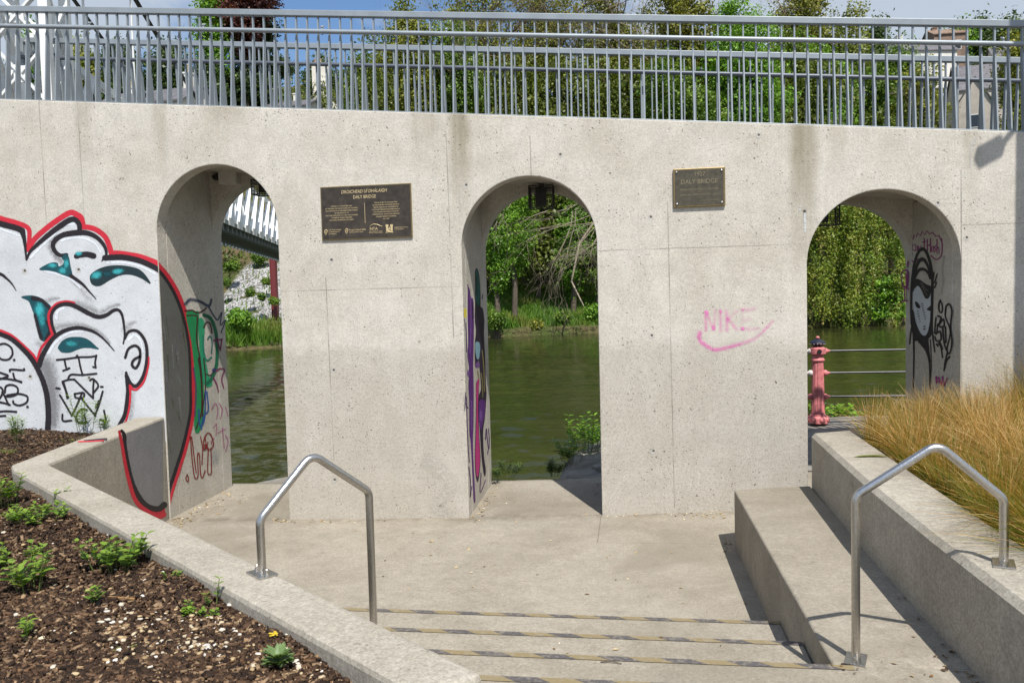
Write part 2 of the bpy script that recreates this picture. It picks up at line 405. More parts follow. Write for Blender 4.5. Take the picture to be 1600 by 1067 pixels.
# spray paint: colour and cover come from each stroke; the wall's grain shows through
def paint_mat():
    m, t, b, out = new_mat('spray_paint')
    a = t.node('ShaderNodeAttribute'); a.attribute_name = 'col'
    cov = t.node('ShaderNodeAttribute'); cov.attribute_name = 'cover'
    p = t.pos(); fine = t.noise(p, 62.0, 3, 0.75); grit = t.noise(p, 24.0, 3, 0.7); mid = t.noise(p, 5.0, 4, 0.6); big = t.noise(p, 1.4, 4, 0.6)
    c = t.mix(1.0, a.outputs['Color'], t.lin(mid, 0.3, 0.7, 0.93, 1.06), 'MULTIPLY')
    c = t.mix(1.0, c, t.lin(fine, 0.25, 0.75, 0.82, 1.12), 'MULTIPLY')
    c = t.mix(1.0, c, t.lin(big, 0.3, 0.7, 0.93, 1.05), 'MULTIPLY')
    hs = None
    for sc, rad, keep in ((9.0, 0.085, 0.60), (22.0, 0.12, 0.66), (48.0, 0.17, 0.62)):
        v = t.voro(p, sc); cs = t.node('ShaderNodeSeparateColor'); t.l.new(v['Color'], cs.inputs[0])
        hit = t.mul(t.ramp(v['Distance'], rad*0.75, rad*1.1, 1, 0), t.math('GREATER_THAN', cs.outputs[0], keep))
        hs = hit if hs is None else t.math('MAXIMUM', hs, hit)
    c = t.mix(t.mul(hs, 0.30), c, (0.10, 0.09, 0.08))
    t.put(b.inputs['Base Color'], c); b.inputs['Roughness'].default_value = 0.62; b.inputs['Specular IOR Level'].default_value = 0.3
    h = t.math('SUBTRACT', t.add(t.mul(fine, 0.35), t.mul(grit, 0.7)), t.mul(hs, 1.6))
    t.put(b.inputs['Normal'], t.bump(h, 0.6, 0.006))
    k = cov.outputs['Fac']
    # thin paint breaks up over the grain
    k = t.ramp(t.add(k, t.mul(t.math('SUBTRACT', t.add(t.mul(fine, 0.6), t.mul(grit, 0.5)), 0.55), t.mul(t.mul(k, t.math('SUBTRACT', 1.0, k)), 6.0))), 0.03, 0.97)
    tr = t.node('ShaderNodeBsdfTransparent'); mx = t.node('ShaderNodeMixShader')
    t.l.new(k, mx.inputs[0]); t.l.new(tr.outputs[0], mx.inputs[1]); t.l.new(b.outputs[0], mx.inputs[2]); t.l.new(mx.outputs[0], out.inputs[0])
    return m
M_PAINT = paint_mat()

# ------------------------------------------------------------------ the arcaded wall
def ztop(x): return 4.315-0.0875*x
T0, T1, T2 = 0.20, 1.30, 1.55          # front wall, chamber, rear wall
ARCH = [(-4.770, 0.752, 4.062), (-1.114, 0.752, 3.762), (2.590, 0.757, 3.455)]    # centre, half width, crown
XL, XR, ZB = -15.0, 9.0, -1.6
ARCH_BASE = [-0.30, -0.30, -0.30]

def arch_panel(mb, y0, y1, shift):
    """a wall with three arched openings: columns of quads, so faces stay clean"""
    N = 40
    def outline(i):
        cx, hw, cr = ARCH[i]; sp = cr-hw; cx = cx+shift[i]
        # jambs lean a little as in the place: slightly wider at the foot
        return [(cx-hw*math.cos(math.pi*k/N), sp+hw*math.sin(math.pi*k/N)) for k in range(N+1)]
    def both(poly):
        n = len(poly)
        mb.add([(x, y0, z) for x, z in poly], [tuple(range(n))]); mb.add([(x, y1, z) for x, z in poly], [tuple(reversed(range(n)))])
    outs = [outline(i) for i in range(3)]
    xs = [XL]+[v for o in outs for v in (o[0][0], o[-1][0])]+[XR]
    for a in range(0, 8, 2):          # piers, full height
        pr_ = [(xs[a], ZB), (xs[a+1], ZB)]
        if a < 6: pr_.append(outs[a//2][0])
        pr_ += [(xs[a+1], ztop(xs[a+1])), (xs[a], ztop(xs[a]))]
        if a > 0: pr_.append(outs[a//2-1][-1])
        both(pr_)
    for o in outs:
        for p, q in zip(o, o[1:]):    # spandrels
            both([(p[0], p[1]), (q[0], q[1]), (q[0], ztop(q[0])), (p[0], ztop(p[0]))])
        edge = [(o[0][0], ZB)]+o+[(o[-1][0], ZB)]
        for p, q in zip(edge, edge[1:]):
            mb.add([(p[0], y0, p[1]), (p[0], y1, p[1]), (q[0], y1, q[1]), (q[0], y0, q[1])], [(0, 1, 2, 3)])
    tx = sorted(set(xs+[p[0] for o in outs for p in o]))
    for a, b in zip(tx, tx[1:]):
        mb.add([(a, y0, ztop(a)), (b, y0, ztop(b)), (b, y1, ztop(b)), (a, y1, ztop(a))], [(0, 1, 2, 3)])
    for x, fl in ((XL, 1), (XR, 0)):
        q = [(x, y0, ZB), (x, y0, ztop(x)), (x, y1, ztop(x)), (x, y1, ZB)]
        mb.add(q, [(0, 1, 2, 3) if not fl else (3, 2, 1, 0)])

mb = MB()
arch_panel(mb, 0.0, T0, (0, 0, 0))
arch_panel(mb, T1, T2, (0.0, 0.0, -0.0503))
xs = [XL, ARCH[0][0]-ARCH[0][1], ARCH[0][0]+ARCH[0][1], ARCH[1][0]-ARCH[1][1], ARCH[1][0]+ARCH[1][1], ARCH[2][0]-ARCH[2][1], ARCH[2][0]+ARCH[2][1], XR]
for a in range(0, 8, 2):              # piers between front and rear wall
    xl0, xl1 = (xs[a], xs[a]) if a < 6 else (xs[a]-0.0077, xs[a]-0.0503)
    mb.prism([(xl0, T0), (xs[a+1], T0), (xs[a+1], T1), (xl1, T1)], ZB, ztop(xs[a+1])-0.10)
for i in range(3):                    # flat chamber ceilings under the deck
    a, b = xs[2*i+1], xs[2*i+2]; c = ARCH[i][2]+0.07
    mb.add([(a, T0, c+0.06), (b, T0, c-0.06), (b, T1, c-0.06), (a, T1, c+0.06)], [(3, 2, 1, 0)])
me = bpy.data.meshes.new('concrete_arcade_wall'); me.from_pydata(mb.v, [], mb.f); me.update()
bmx = bmesh.new(); bmx.from_mesh(me); bmesh.ops.remove_doubles(bmx, verts=bmx.verts, dist=0.0004); bmx.to_mesh(me); bmx.free()
wall = link('concrete_arcade_wall', me, M_WALL)
tag(wall, 'tall concrete wall pierced by three round arches under the railing', 'wall')
bevel(wall, 0.010, 2, 60)

# deck surface between the railings
mb = MB()
mb.add([(XL, T0, ztop(XL)-0.06), (XR, T0, ztop(XR)-0.06), (XR, T1, ztop(XR)-0.06), (XL, T1, ztop(XL)-0.06)], [(0, 1, 2, 3)])
tag(mb.build('footbridge_ramp_surface', simple('ramp_asphalt', (0.09, 0.088, 0.085), 0.9)), None, None, None, 'structure')

# ------------------------------------------------------------------ landing, stairs, plaza
BASE = [(-6.0, -0.118), (-4.04, -0.095), (-1.89, -0.046), (-0.38, 0.0), (1.05, 0.074), (2.0, 0.12), (3.4, 0.15), (9, 0.2)]
def landing_z(x, y):
    zb = lerp_tab(x, BASE)
    if y >= 0: return zb+0.02*y
    t = max(0.0, 1+y/(3.2 if zb < 0 else 1.1)); t = t*t*(3-2*t) if zb > 0 else t
    return zb*t
STEP_Y = [-3.297, -4.047, -4.744, -5.393, -6.05]; RISE = 0.1803
mb = MB(); NX, NY = 120, 70
gx = np.linspace(-6.0, 3.42, NX); gy = np.linspace(-3.35, 1.72, NY)
mb.v = [(x, y, landing_z(x, y)) for y in gy for x in gx]
for j in range(NY-1):
    for i in range(NX-1):
        a = j*NX+i; mb.face(a, a+1, a+NX+1, a+NX)
n = len(mb.v); mb.v += [(x, 1.72, -1.6) for x in gx]
for i in range(NX-1):
    a = (NY-1)*NX+i; mb.face(a, a+1, n+i+1, n+i)
lo = mb.build('landing_pavement', M_FLOOR); tag(lo, kind='structure')
for p in lo.data.polygons: p.use_smooth = True

mb = MB(); hs_ = RISE
for k, y in enumerate(STEP_Y):
    xr = 0.968 if k < 2 else 1.66
    y0 = STEP_Y[k+1]-0.02 if k+1 < len(STEP_Y) else -26.0
    if k == 4: mb.box(-9 if k < 4 else -12, 14, y0, y, -0.5, hs_*(k+1))
    else: mb.box(-5.2, xr, y0, y, -0.5-0.01*k, hs_*(k+1))
st = mb.build('concrete_steps', M_FLOOR); tag(st, 'broad shallow concrete steps down to the landing, striped along each nosing', 'steps'); bevel(st, 0.008, 2)

# hazard tape along each nosing
def tape_mat():
    m, t, b, _ = new_mat('hazard_tape'); p = t.pos(); s = t.sep(p)
    ph = t.math('FRACT', t.mul(t.add(s[0], t.mul(s[1], 1.45)), 1/0.335))
    f = t.ramp(t.math('ABSOLUTE', t.math('SUBTRACT', ph, 0.5)), 0.245, 0.255)
    n = t.noise(p, 40, 3); n2 = t.noise(p, 6, 4)
    c = t.mix(f, (0.225, 0.175, 0.088), (0.082, 0.075, 0.076))
    c = t.mix(t.mul(t.ramp(n, 0.46, 0.70), 0.55), c, (0.27, 0.24, 0.19))
    c = t.mix(t.mul(t.ramp(n2, 0.54, 0.72), 0.30), c, (0.27, 0.24, 0.19))
    t.put(b.inputs['Base Color'], c); b.inputs['Roughness'].default_value = 0.75
    return m
M_TAPE = tape_mat()
for k, y in enumerate(STEP_Y[:4]):
    mb = MB(); xr = (0.965, 0.965, 1.075, 1.65)[k]; z = RISE*(k+1)+0.004
    x0 = -5.0; n = 40
    mb.v = [(x0+(xr-x0)*i/n, yy, z) for yy in (y-0.064, y-0.012) for i in range(n+1)]
    for i in range(n): mb.face(i, i+1, n+2+i, n+1+i)
    o = mb.build('nosing_tape', M_TAPE, st)

# ------------------------------------------------------------------ low walls and bench
mb = MB(); mb.prism([(0.945, -1.0), (0.982, -4.742), (1.66, -4.742), (1.70, -1.0)][::1] if False else [(0.945, -1.0), (0.982, -4.742), (1.655, -4.742), (1.690, -0.80), (1.30, -0.88)], -0.5, 0.541)
bo = mb.build('concrete_bench', M_FLOOR); bevel(bo, 0.018, 3)
tag(bo, 'long low concrete bench ledge running from the steps towards the wall', 'bench')

mb = MB()
inn = [(1.700, -0.79), (1.640, -3.0), (1.636, -4.2), (1.655, -5.3), (1.70, -7.5)]
outr = [(2.125, -0.60), (2.075, -3.0), (2.06, -4.2), (2.085, -5.3), (2.13, -7.5)]
mb.prism([*inn, *reversed(outr)], -0.5, 1.056)
ro = mb.build('retaining_wall', M_LOW); bevel(ro, 0.034, 1)
tag(ro, 'straight concrete retaining wall holding back the golden grass bed', 'low wall')

U = np.array([0.784, -0.622]); Nn = np.array([-0.622, -0.784])        # along the skew wall, and outward to the bark bed
IN0 = np.array([-5.05, -2.60]); IN1 = np.array([-0.55, -6.17]); LEG1 = np.array([-5.532, -0.001])
WT = 0.265
OC = np.array([-5.30, -2.72])
o_far = np.array([-5.235, -2.79])
mb = MB()
legd = (LEG1-IN0)/np.linalg.norm(LEG1-IN0); legn = np.array([-legd[1], legd[0]])
leg_out_wall = LEG1+legn*0.34; 
A_out = IN1+Nn*WT; B_out = np.array([-5.17, -2.87])
mb.prism([tuple(LEG1), tuple(leg_out_wall), (-5.36, -2.66), tuple(B_out), tuple(A_out), tuple(IN1), tuple(IN0)], -0.5, [1.125, 1.125, 1.1, 1.1, 1.1, 1.1, 1.1])
lw = mb.build('angled_low_wall', M_LOW); bevel(lw, 0.026, 2)
tag(lw, 'low concrete wall turning a sharp corner around the bark bed', 'low wall')
# ------------------------------------------------------------------ spray paint
def catmull(pts, closed=False, n=6):
    P = [np.array(p, float) for p in pts]; out = []
    m = len(P)
    segs = m if closed else m-1
    for i in range(segs):
        p1, p2 = P[i], P[(i+1) % m]
        p0 = P[(i-1) % m] if closed or i > 0 else 2*p1-p2
        p3 = P[(i+2) % m] if closed or i+2 < m else 2*p2-p1
        for k in range(n):
            t = k/n
            out.append(0.5*((2*p1)+(-p0+p2)*t+(2*p0-5*p1+4*p2-p3)*t*t+(-p0+3*p1-3*p2+p3)*t**3))
    if not closed: out.append(P[-1])
    return out

class Paint:
    """strokes and filled shapes on one real plane, each layer a hair in front of the last"""
    def __init__(s, P, n, first=0.0012, step=0.00006, clip=None):
        s.P = np.array(P, float); s.n = np.array(n, float)/np.linalg.norm(n); s.d = first; s.step = step
        s.v = []; s.f = []; s.c = []; s.k = []; s.clip = clip
    def w(s, q):
        p = on_plane(q[0], q[1], s.P, s.n)
        if s.clip: p = s.clip(p)
        return p+s.n*s.d
    def _add(s, pts, faces, col, cov):
        b = len(s.v); s.v += [tuple(p) for p in pts]; s.f += [tuple(b+i for i in f) for f in faces]
        s.c += [col]*len(pts); s.k += list(cov)
    def line(s, pts, w0, col, w1=None, soft=0.22, a=1.0, curve=True, wm=None):
        """pts in photograph pixels on this plane; widths in the same pixels"""
        w1 = w0 if w1 is None else w1
        q = catmull(pts) if curve and len(pts) > 2 else [np.array(p, float) for p in pts]
        n = len(q); rows = []; over = 3.2 if soft < 0.3 and max(w0, w1, wm or 0) > 3.4 else 0.6; oa = 0.14*a if over > 1 else 0.0
        for i in range(n):
            d = q[min(i+1, n-1)]-q[max(i-1, 0)]; L = np.linalg.norm(d) or 1; nn = np.array([-d[1], d[0]])/L
            u = i/(n-1) if n > 1 else 0
            w = (w0+(w1-w0)*u) if wm is None else (w0+(wm-w0)*u*2 if u < .5 else wm+(w1-wm)*(u*2-1))
            h = w/2; fe = max(h*soft, 0.5)
            rows.append([s.w(q[i]+nn*o) for o in (-(h+fe+over), -(h+fe), -max(h-fe, 0.05), max(h-fe, 0.05), h+fe, h+fe+over)])
        pts3 = [p for r in rows for p in r]
        fc = [(6*i+j, 6*i+j+1, 6*i+j+7, 6*i+j+6) for i in range(n-1) for j in range(5)]
        s._add(pts3, fc, col, [0, oa, a, a, oa, 0]*n)
        # round feathered ends
        for e, sgn in ((0, -1), (n-1, 1)):
            d = (q[1]-q[0]) if e == 0 else (q[-1]-q[-2]); L = np.linalg.norm(d) or 1; d = d/L*sgn; nn = np.array([-d[1], d[0]])
            h = (w0 if e == 0 else w1)/2; fe = max(h*soft, 0.5)
            ring = []; inner = []
            for k in range(7):
                th = -math.pi/2+math.pi*k/6; dv = d*math.cos(th)+nn*math.sin(th)
                inner.append(s.w(q[e]+dv*max(h-fe, 0.05))); ring.append(s.w(q[e]+dv*(h+fe)))
            s._add([s.w(q[e])]+inner+ring, [(0, 1+k, 2+k) for k in range(6)]+[(1+k, 8+k, 9+k, 2+k) for k in range(6)], col, [a]*8+[0]*7)
        s.d += s.step
    def fill(s, pts, col, soft=1.2, a=1.0, curve=True):
        q = catmull(pts, True) if curve else [np.array(p, float) for p in pts]
        n = len(q); ar = sum(q[i][0]*q[(i+1) % n][1]-q[(i+1) % n][0]*q[i][1] for i in range(n))
        sg = 1 if ar > 0 else -1; outer = []
        for i in range(n):
            d = q[(i+1) % n]-q[i-1]; L = np.linalg.norm(d) or 1; outer.append(q[i]+np.array([d[1], -d[0]])/L*soft*sg)
        from mathutils.geometry import tessellate_polygon
        tri = tessellate_polygon([[Vector((p[0], p[1], 0)) for p in q]])
        s._add([s.w(p) for p in q]+[s.w(p) for p in outer], [tuple(t) for t in tri]+[(i, (i+1) % n, n+(i+1) % n, n+i) for i in range(n)], col, [a]*n+[0]*n)
        s.d += s.step
    def blob(s, c, rx, ry, col, a=1.0, ang=0.0):
        ca, sa = math.cos(ang), math.sin(ang); N = 18; pts = [s.w(c)]; cov = [a]
        for rr, cv in ((0.35, a*0.85), (0.7, a*0.35), (1.0, 0.0)):
            for k in range(N):
                t = 2*math.pi*k/N; x, y = rx*rr*math.cos(t), ry*rr*math.sin(t)
                pts.append(s.w((c[0]+x*ca-y*sa, c[1]+x*sa+y*ca))); cov.append(cv)
        fc = [(0, 1+k, 1+(k+1) % N) for k in range(N)]
        for r in range(2): fc += [(1+r*N+k, 1+(r+1)*N+k, 1+(r+1)*N+(k+1) % N, 1+r*N+(k+1) % N) for k in range(N)]
        s._add(pts, fc, col, cov); s.d += s.step
    def build(s, name, parent, label=None):
        me = bpy.data.meshes.new(name); me.from_pydata(s.v, [], s.f); me.update()
        a = me.color_attributes.new('col', 'FLOAT_COLOR', 'POINT'); a.data.foreach_set('color', np.array([(*c, 1) for c in s.c], dtype=np.float32).ravel())
        k = me.attributes.new('cover', 'FLOAT', 'POINT'); k.data.foreach_set('value', np.array(s.k, dtype=np.float32))
        o = link(name, me, M_PAINT, parent)
        if label: o['label'] = label
        return o

RED = (0.58, 0.028, 0.048); BLK = (0.022, 0.018, 0.022); WHT = (0.60, 0.62, 0.645); TEAL = (0.012, 0.075, 0.095); TEAL2 = (0.05, 0.40, 0.44); GREY = (0.33, 0.33, 0.34)
# ---- big mural left of the first arch
g = Paint((0, 0, 0), (0, -1, 0), clip=lambda p: np.array([min(p[0], -5.524), p[1], max(p[2], 0.8)]))
g.fill([(-70, 322), (-30, 331), (0, 342), (25, 349), (43, 358), (43, 392), (56, 376), (75, 358), (95, 343), (110, 335), (122, 340), (128, 356), (143, 358), (160, 368), (171, 388), (176, 398),
        (205, 400), (228, 405), (248, 413), (262, 418), (264, 690), (-70, 700)], WHT, 1.5, 1.0, False)
for c, rx, ry, a in (((20, 400), 60, 26, .18), ((90, 425), 40, 30, .16), ((40, 500), 45, 30, .15), ((200, 470), 60, 40, .10), ((25, 630), 50, 35, .15), ((140, 600), 30, 40, .12)):
    g.blob(c, rx, ry, (0.50, 0.46, 0.40), a)
# airbrushed shading beside the outlines
g.line([(84, 372), (79, 385), (84, 397), (96, 406)], 14, GREY, 4, 1.0, .55)
g.line([(140, 468), (126, 452), (112, 440)], 12, GREY, 4, 1.0, .35)
g.line([(120, 475), (138, 481), (156, 488), (172, 480), (186, 476)], 12, GREY, 5, 1.0, .55)
g.line([(70, 474), (80, 468), (92, 466)], 10, GREY, 4, 1.0, .55)
g.line([(88, 512), (110, 507), (135, 510), (158, 521), (172, 536)], 10, GREY, 3, 1.0, .55)
g.line([(71, 570), (79, 600), (83, 630), (83, 662)], 24, (0.25, 0.25, 0.26), 14, 1.0, .75)
g.line([(196, 515), (203, 507), (212, 503)], 12, GREY, 4, 1.0, .5)
g.line([(206, 615), (205, 640), (203, 660)], 11, GREY, 7, 1.0, .45)
g.line([(60, 535), (67, 545), (62, 556)], 10, GREY, 4, 1.0, .4)
g.line([(88, 402), (98, 412), (104, 418)], 9, GREY, 4, 1.0, .5)
# white highlights along the inside of the outlines
HI = (0.76, 0.80, 0.86)
g.line([(-20, 352), (5, 359), (32, 369)], 5, HI, 3, .6, .9); g.line([(48, 402), (62, 388), (80, 371), (100, 353), (116, 350)], 5, HI, 3, .6, .9)
g.line([(96, 376), (110, 372), (130, 372), (148, 380), (158, 394)], 5, HI, 3, .6, .9); g.line([(168, 410), (195, 410), (222, 417), (243, 428)], 6, HI, 4, .6, .9)
g.line([(88, 497), (90, 486), (100, 481)], 7, HI, 5, .6, .9); g.line([(76, 551), (84, 538), (96, 527), (112, 519), (130, 518)], 6, HI, 3, .6, .9)
g.line([(10, 527), (24, 536), (40, 550), (54, 570)], 5, HI, 3, .6, .8); g.line([(201, 531), (210, 523), (219, 531), (224, 550)], 5, HI, 3, .6, .9)
g.line([(70, 423), (90, 428), (112, 437), (126, 450)], 6, HI, 3, .6, .8)
# red outer contour
g.line([(-70, 318), (-30, 328), (0, 341), (25, 348), (44, 356.5), (46, 372), (44, 388)], 9, RED, 6, .12)
g.line([(44, 390), (54, 374), (72, 357.5), (93, 342), (110, 332.5), (120, 335.5), (127, 341), (129.5, 353)], 8, RED, 9, .12)
g.line([(129, 354.5), (142, 356), (153.7, 361), (165, 371), (171.5, 386), (173.5, 394)], 8, RED, 8, .12)
g.line([(173, 395), (187.5, 395.5), (204, 398), (221, 401.5), (246, 411), (254, 415)], 7, RED, 8, .12)
# black inner contour
g.line([(-70, 330), (-40, 337), (0, 349.5), (24, 356), (35, 360.5)], 9, BLK, 9, .12)
g.line([(35, 361), (38.5, 376), (41.5, 406)], 9, BLK, 2, .15)
g.line([(41.5, 406), (47, 394), (56, 384.5), (72.5, 370), (94, 353.5), (110, 343.5), (118, 344), (124, 351), (124.5, 362)], 3, BLK, 7, .12, wm=9)
g.line([(104.5, 398), (94.4, 399), (86.5, 393), (83, 384), (86.5, 375.5), (97, 368), (110, 365), (128, 363.5), (142, 366), (153.7, 373), (163, 384), (166.5, 395), (164.5, 402), (159.5, 407.5)], 5, BLK, 2, .12, wm=9)
g.line([(164, 403), (187.5, 402), (204, 404), (221, 408.5), (238, 416), (254, 425)], 9, BLK, 8, .12)
g.line([(119.5, 400.5), (126, 398.5), (136, 397.5), (146.5, 400)], 8, BLK, 9, .15); g.blob((123, 396.5), 8, 5, TEAL2, .9)
# nose
g.fill([(62, 421), (72.5, 414), (82.6, 410.5), (90, 411.5), (91.5, 416.5), (98, 414), (101, 408), (97, 402.6), (103, 397.6), (107.5, 402), (109.6, 414), (112.6, 432), (101, 430), (88, 425), (76, 422.5)], TEAL, .9)
for c, rx, ry in (((82, 415), 11, 5), ((98, 423), 9, 8), ((104, 412), 6, 11)): g.blob(c, rx, ry, TEAL2, .85)
g.line([(111, 431), (128, 443), (139, 454.6), (150.5, 467.5)], 6, BLK, 1, .2)
# eye on the right
g.fill([(142, 430), (153.7, 421), (169, 416), (187.5, 415), (204, 417), (218, 421.5), (228, 431), (235, 443), (221, 434.5), (204, 428.8), (187.5, 430), (170.6, 438), (157, 446), (147, 445.6), (142, 439.7)], (0.016, 0.035, 0.042), .9)
g.blob((151, 430), 13, 8, TEAL2, .95, -.3); g.blob((184, 424), 13, 6, TEAL2, .95, -.15); g.blob((168, 428), 14, 7, TEAL, .8)
g.line([(-30, 422), (0, 428), (10, 434.7), (18.5, 443), (25.5, 454)], 6, BLK, 1, .2)
# brow shape
g.fill([(34, 464), (49, 462), (62, 465), (72.5, 472), (80, 480), (76, 489), (76, 500), (80, 515), (82.5, 522), (71, 532), (66, 531.5), (60.6, 522), (57, 504), (54, 492), (50, 481), (45, 470)], TEAL, .9)
g.blob((62, 484), 11, 18, TEAL2, .95); g.blob((66, 500), 8, 17, TEAL2, .6); g.line([(52, 466), (66, 470), (78, 482)], 6, BLK, 4, .6); g.line([(55, 492), (60, 512), (65, 529)], 4, BLK, 5, .7); g.line([(74, 502), (78, 516), (72, 530)], 4, BLK, 4, .7)
# inner head: red then black
g.line([(116, 473), (104.5, 471), (91, 473.5), (82.6, 480), (77, 490), (76.6, 500), (80, 515), (82.5, 522.5)], 3.5, RED, 4, .15); g.line([(82.5, 522.5), (75, 531), (66, 542), (61.5, 552), (58.8, 566)], 4, RED, 4, .15)
g.line([(58.8, 566), (51.7, 554), (39, 541.7), (23, 527.4), (9, 519.4), (-8, 514), (-40, 506)], 4, RED, 4, .15)
g.line([(86.5, 521), (82, 508), (80.5, 495), (83, 486), (89, 479.5), (98, 475.5), (109.6, 475.5), (121.4, 480), (138, 489), (153.7, 495), (167, 492), (177.4, 485), (185.5, 484.5), (191, 492), (194, 508), (195, 523), (193, 537)], 4, BLK, 2, .12, wm=7)
g.line([(195, 529), (200.6, 519), (210, 516), (219, 520.5), (227, 533), (230, 549), (229, 568), (225, 585), (218.5, 597.5), (212, 603), (204, 599), (198, 587)], 4, BLK, 6, .12, wm=5)
g.line([(196, 558.7), (200.6, 545.6), (210, 540), (217.5, 544), (219.5, 555), (217, 568), (212, 575), (206.5, 570), (209.5, 562), (218, 557)], 4, BLK, 4, .12)
g.line([(197.5, 582), (198.7, 596), (200.4, 611), (198.7, 630), (195, 648.7), (185, 667)], 4, BLK, 6, .12, wm=7)
g.line([(203, 602), (204, 615), (202.5, 635), (198, 655), (193, 664)], 3, RED, 3, .15); g.line([(204, 603.5), (208, 608), (215.6, 607), (225.5, 595), (231.8, 573), (233, 558)], 4, RED, 2, .15)
g.line([(-40, 512), (-15, 516), (0, 521.5), (18, 529.5), (35, 544), (50, 561), (61, 580), (69.5, 601), (74.5, 624), (76, 650), (75, 670)], 6, BLK, 9, .12)
g.line([(61.5, 571), (66, 557), (73.5, 543), (84, 528), (100, 517), (121, 512), (138, 515), (151, 520.5), (163, 530), (173, 541), (179, 548)], 8, BLK, 1, .12, wm=5.5)
g.fill([(91.5, 542), (98, 532.7), (110, 527.2), (128, 527.2), (140, 532), (150, 541), (154, 545), (142, 543), (130, 543), (120, 546), (110, 549.9), (98, 549.9), (92.6, 545.5)], TEAL, .9); g.blob((112, 537), 13, 7, TEAL2, .7)
# tags over it
for L in ([(89, 562), (101, 561), (123, 558), (140, 557.5), (151, 556)], [(101, 562), (104.5, 576), (108, 575)], [(99, 579), (104, 577), (109, 575)], [(123, 558), (126, 573), (129.5, 586)], [(107, 590), (112, 585), (129, 585.5), (151, 583.5)], [(151, 555), (149, 566), (150, 574)], [(146, 573), (150, 574)],
          [(98, 597), (103, 610), (105.5, 622)], [(98, 596), (107, 593), (117, 592.5)], [(117, 593), (131, 607), (146, 622)], [(107, 621), (103, 608), (100, 598)], [(147, 592), (146, 606), (146, 621)], [(141, 594), (146, 592), (154, 602), (147, 613)], [(88, 606), (94, 607)], [(158, 604), (161, 604)],
          [(94, 617), (103, 632), (112.6, 649)], [(112.6, 649), (120, 634), (129, 613)], [(117, 615), (131, 613.5), (130, 621), (119, 621), (117, 615)], [(127, 621), (138, 635), (149.5, 649)], [(149, 648), (155, 632), (161, 611)], [(150, 636), (155, 626)],
          [(136, 640), (128, 639), (121, 646), (120, 655), (125, 660), (136, 659)], [(98, 647), (99, 657), (112, 656.5)], [(163, 641), (165.5, 657), (157, 655)],
          [(-8, 543), (0, 538), (9, 537), (18, 543), (20, 553), (14, 561), (4, 561.5), (-2, 557)], [(16, 580), (17.5, 577), (37, 578), (38, 576)], [(21, 583), (24, 592), (34, 597)], [(-6, 580), (4, 583), (13, 587), (0, 592), (-6, 592)], [(0, 591), (15, 592), (34, 596)],
          [(8, 613), (10, 603), (20, 601), (28, 606), (27, 615), (17, 619), (8, 618), (4, 612)], [(-6, 606), (2, 605), (5, 612), (0, 622), (-6, 626)], [(8, 619), (14, 632)], [(-6, 627), (6, 629), (16, 632)], [(12, 617), (30, 615), (43, 619), (42, 628), (31, 633), (22, 630), (21, 626)], [(-5, 643), (12, 642), (26, 643)], [(-5, 650), (9, 649)]):
    g.line(L, 3.0, BLK, 3.0, .2)
for c in ((22.5, 562), (43.5, 635), (121, 556)): g.blob(c, 3.2, 3.6, BLK, 1)
g.build('graffiti_mural', wall, 'white cartoon faces in black and red outline')

# ---- the mural carried round the corner: jamb of the first arch
XJ = ARCH[0][0]-ARCH[0][1]
g = Paint((XJ, 0, 0), (1, 0, 0), clip=lambda p: np.array([p[0], max(p[1], 0.012), p[2]]))
g.fill([(246, 421), (262, 441), (276, 468), (287, 500), (293, 530), (296, 560), (297, 600), (297, 640), (291, 672), (283, 704), (273, 734), (263, 764), (256, 792), (258, 740), (254, 600), (250, 500)], (0.125, 0.125, 0.115), 2, .93, False)
for i in range(26):
    x = 253+rng.random()*34; y = 480+rng.random()*210; g.line([(x, y), (x+2+rng.random()*4, y+14+rng.random()*26)], 1.5+rng.random()*3, ((0.33, 0.33, 0.33), (0.10, 0.13, 0.07), (0.22, 0.20, 0.25))[i % 3], 1, .8, .45)
g.line([(246, 420), (262, 440), (277, 468), (288, 500), (294, 530), (297, 560), (298, 600), (298, 640), (292, 673), (284, 704), (274, 735), (264.6, 764), (259, 786)], 5, BLK, 5, .15)
g.line([(245, 411), (262, 431), (278, 458), (290, 490), (298, 528), (301, 560), (302, 600), (302, 642), (296, 676), (288, 708), (278.5, 738), (269, 768), (262, 796)], 6, RED, 4, .15)
GRN = (0.02, 0.26, 0.09); BLU = (0.03, 0.10, 0.30); BRN = (0.06, 0.018, 0.02); MAG = (0.42, 0.07, 0.25); SLT = (0.03, 0.05, 0.11)
g.fill([(291, 490), (305, 487), (310, 492), (309, 540), (316, 580), (318, 640), (312, 672), (304, 668), (305, 600), (300, 540)], GRN, 1.2, .95)
g.fill([(311, 500), (319, 505), (318, 545), (325, 585), (331, 600), (322, 604), (317, 590), (312, 545)], (0.03, 0.33, 0.16), 1.2, .9)
g.line([(289, 486), (300, 485), (308, 489), (318, 485), (322, 481)], 2.5, BRN, 2, .2); g.line([(292, 493), (304, 493), (308, 497), (307, 530), (312, 560), (315, 600), (316, 650)], 2, BRN, 2, .2)
g.line([(310, 560), (314, 590), (315, 640), (306, 670)], 3, BRN, 2, .2); g.line([(318, 560), (321, 600), (316, 640)], 1.8, BRN, 1.5, .2)
g.line([(318, 492), (329, 498), (337, 520), (339, 550), (337, 575), (330, 592), (323, 600)], 5, (0.015, 0.15, 0.075), 5, .25, .9); g.line([(318, 512), (322, 504), (328, 506), (331, 520)], 2.2, BRN, 2, .2); g.line([(317, 525), (318, 550), (323, 563), (330, 558)], 2.5, (0.02, 0.22, 0.15), 2.5, .2)
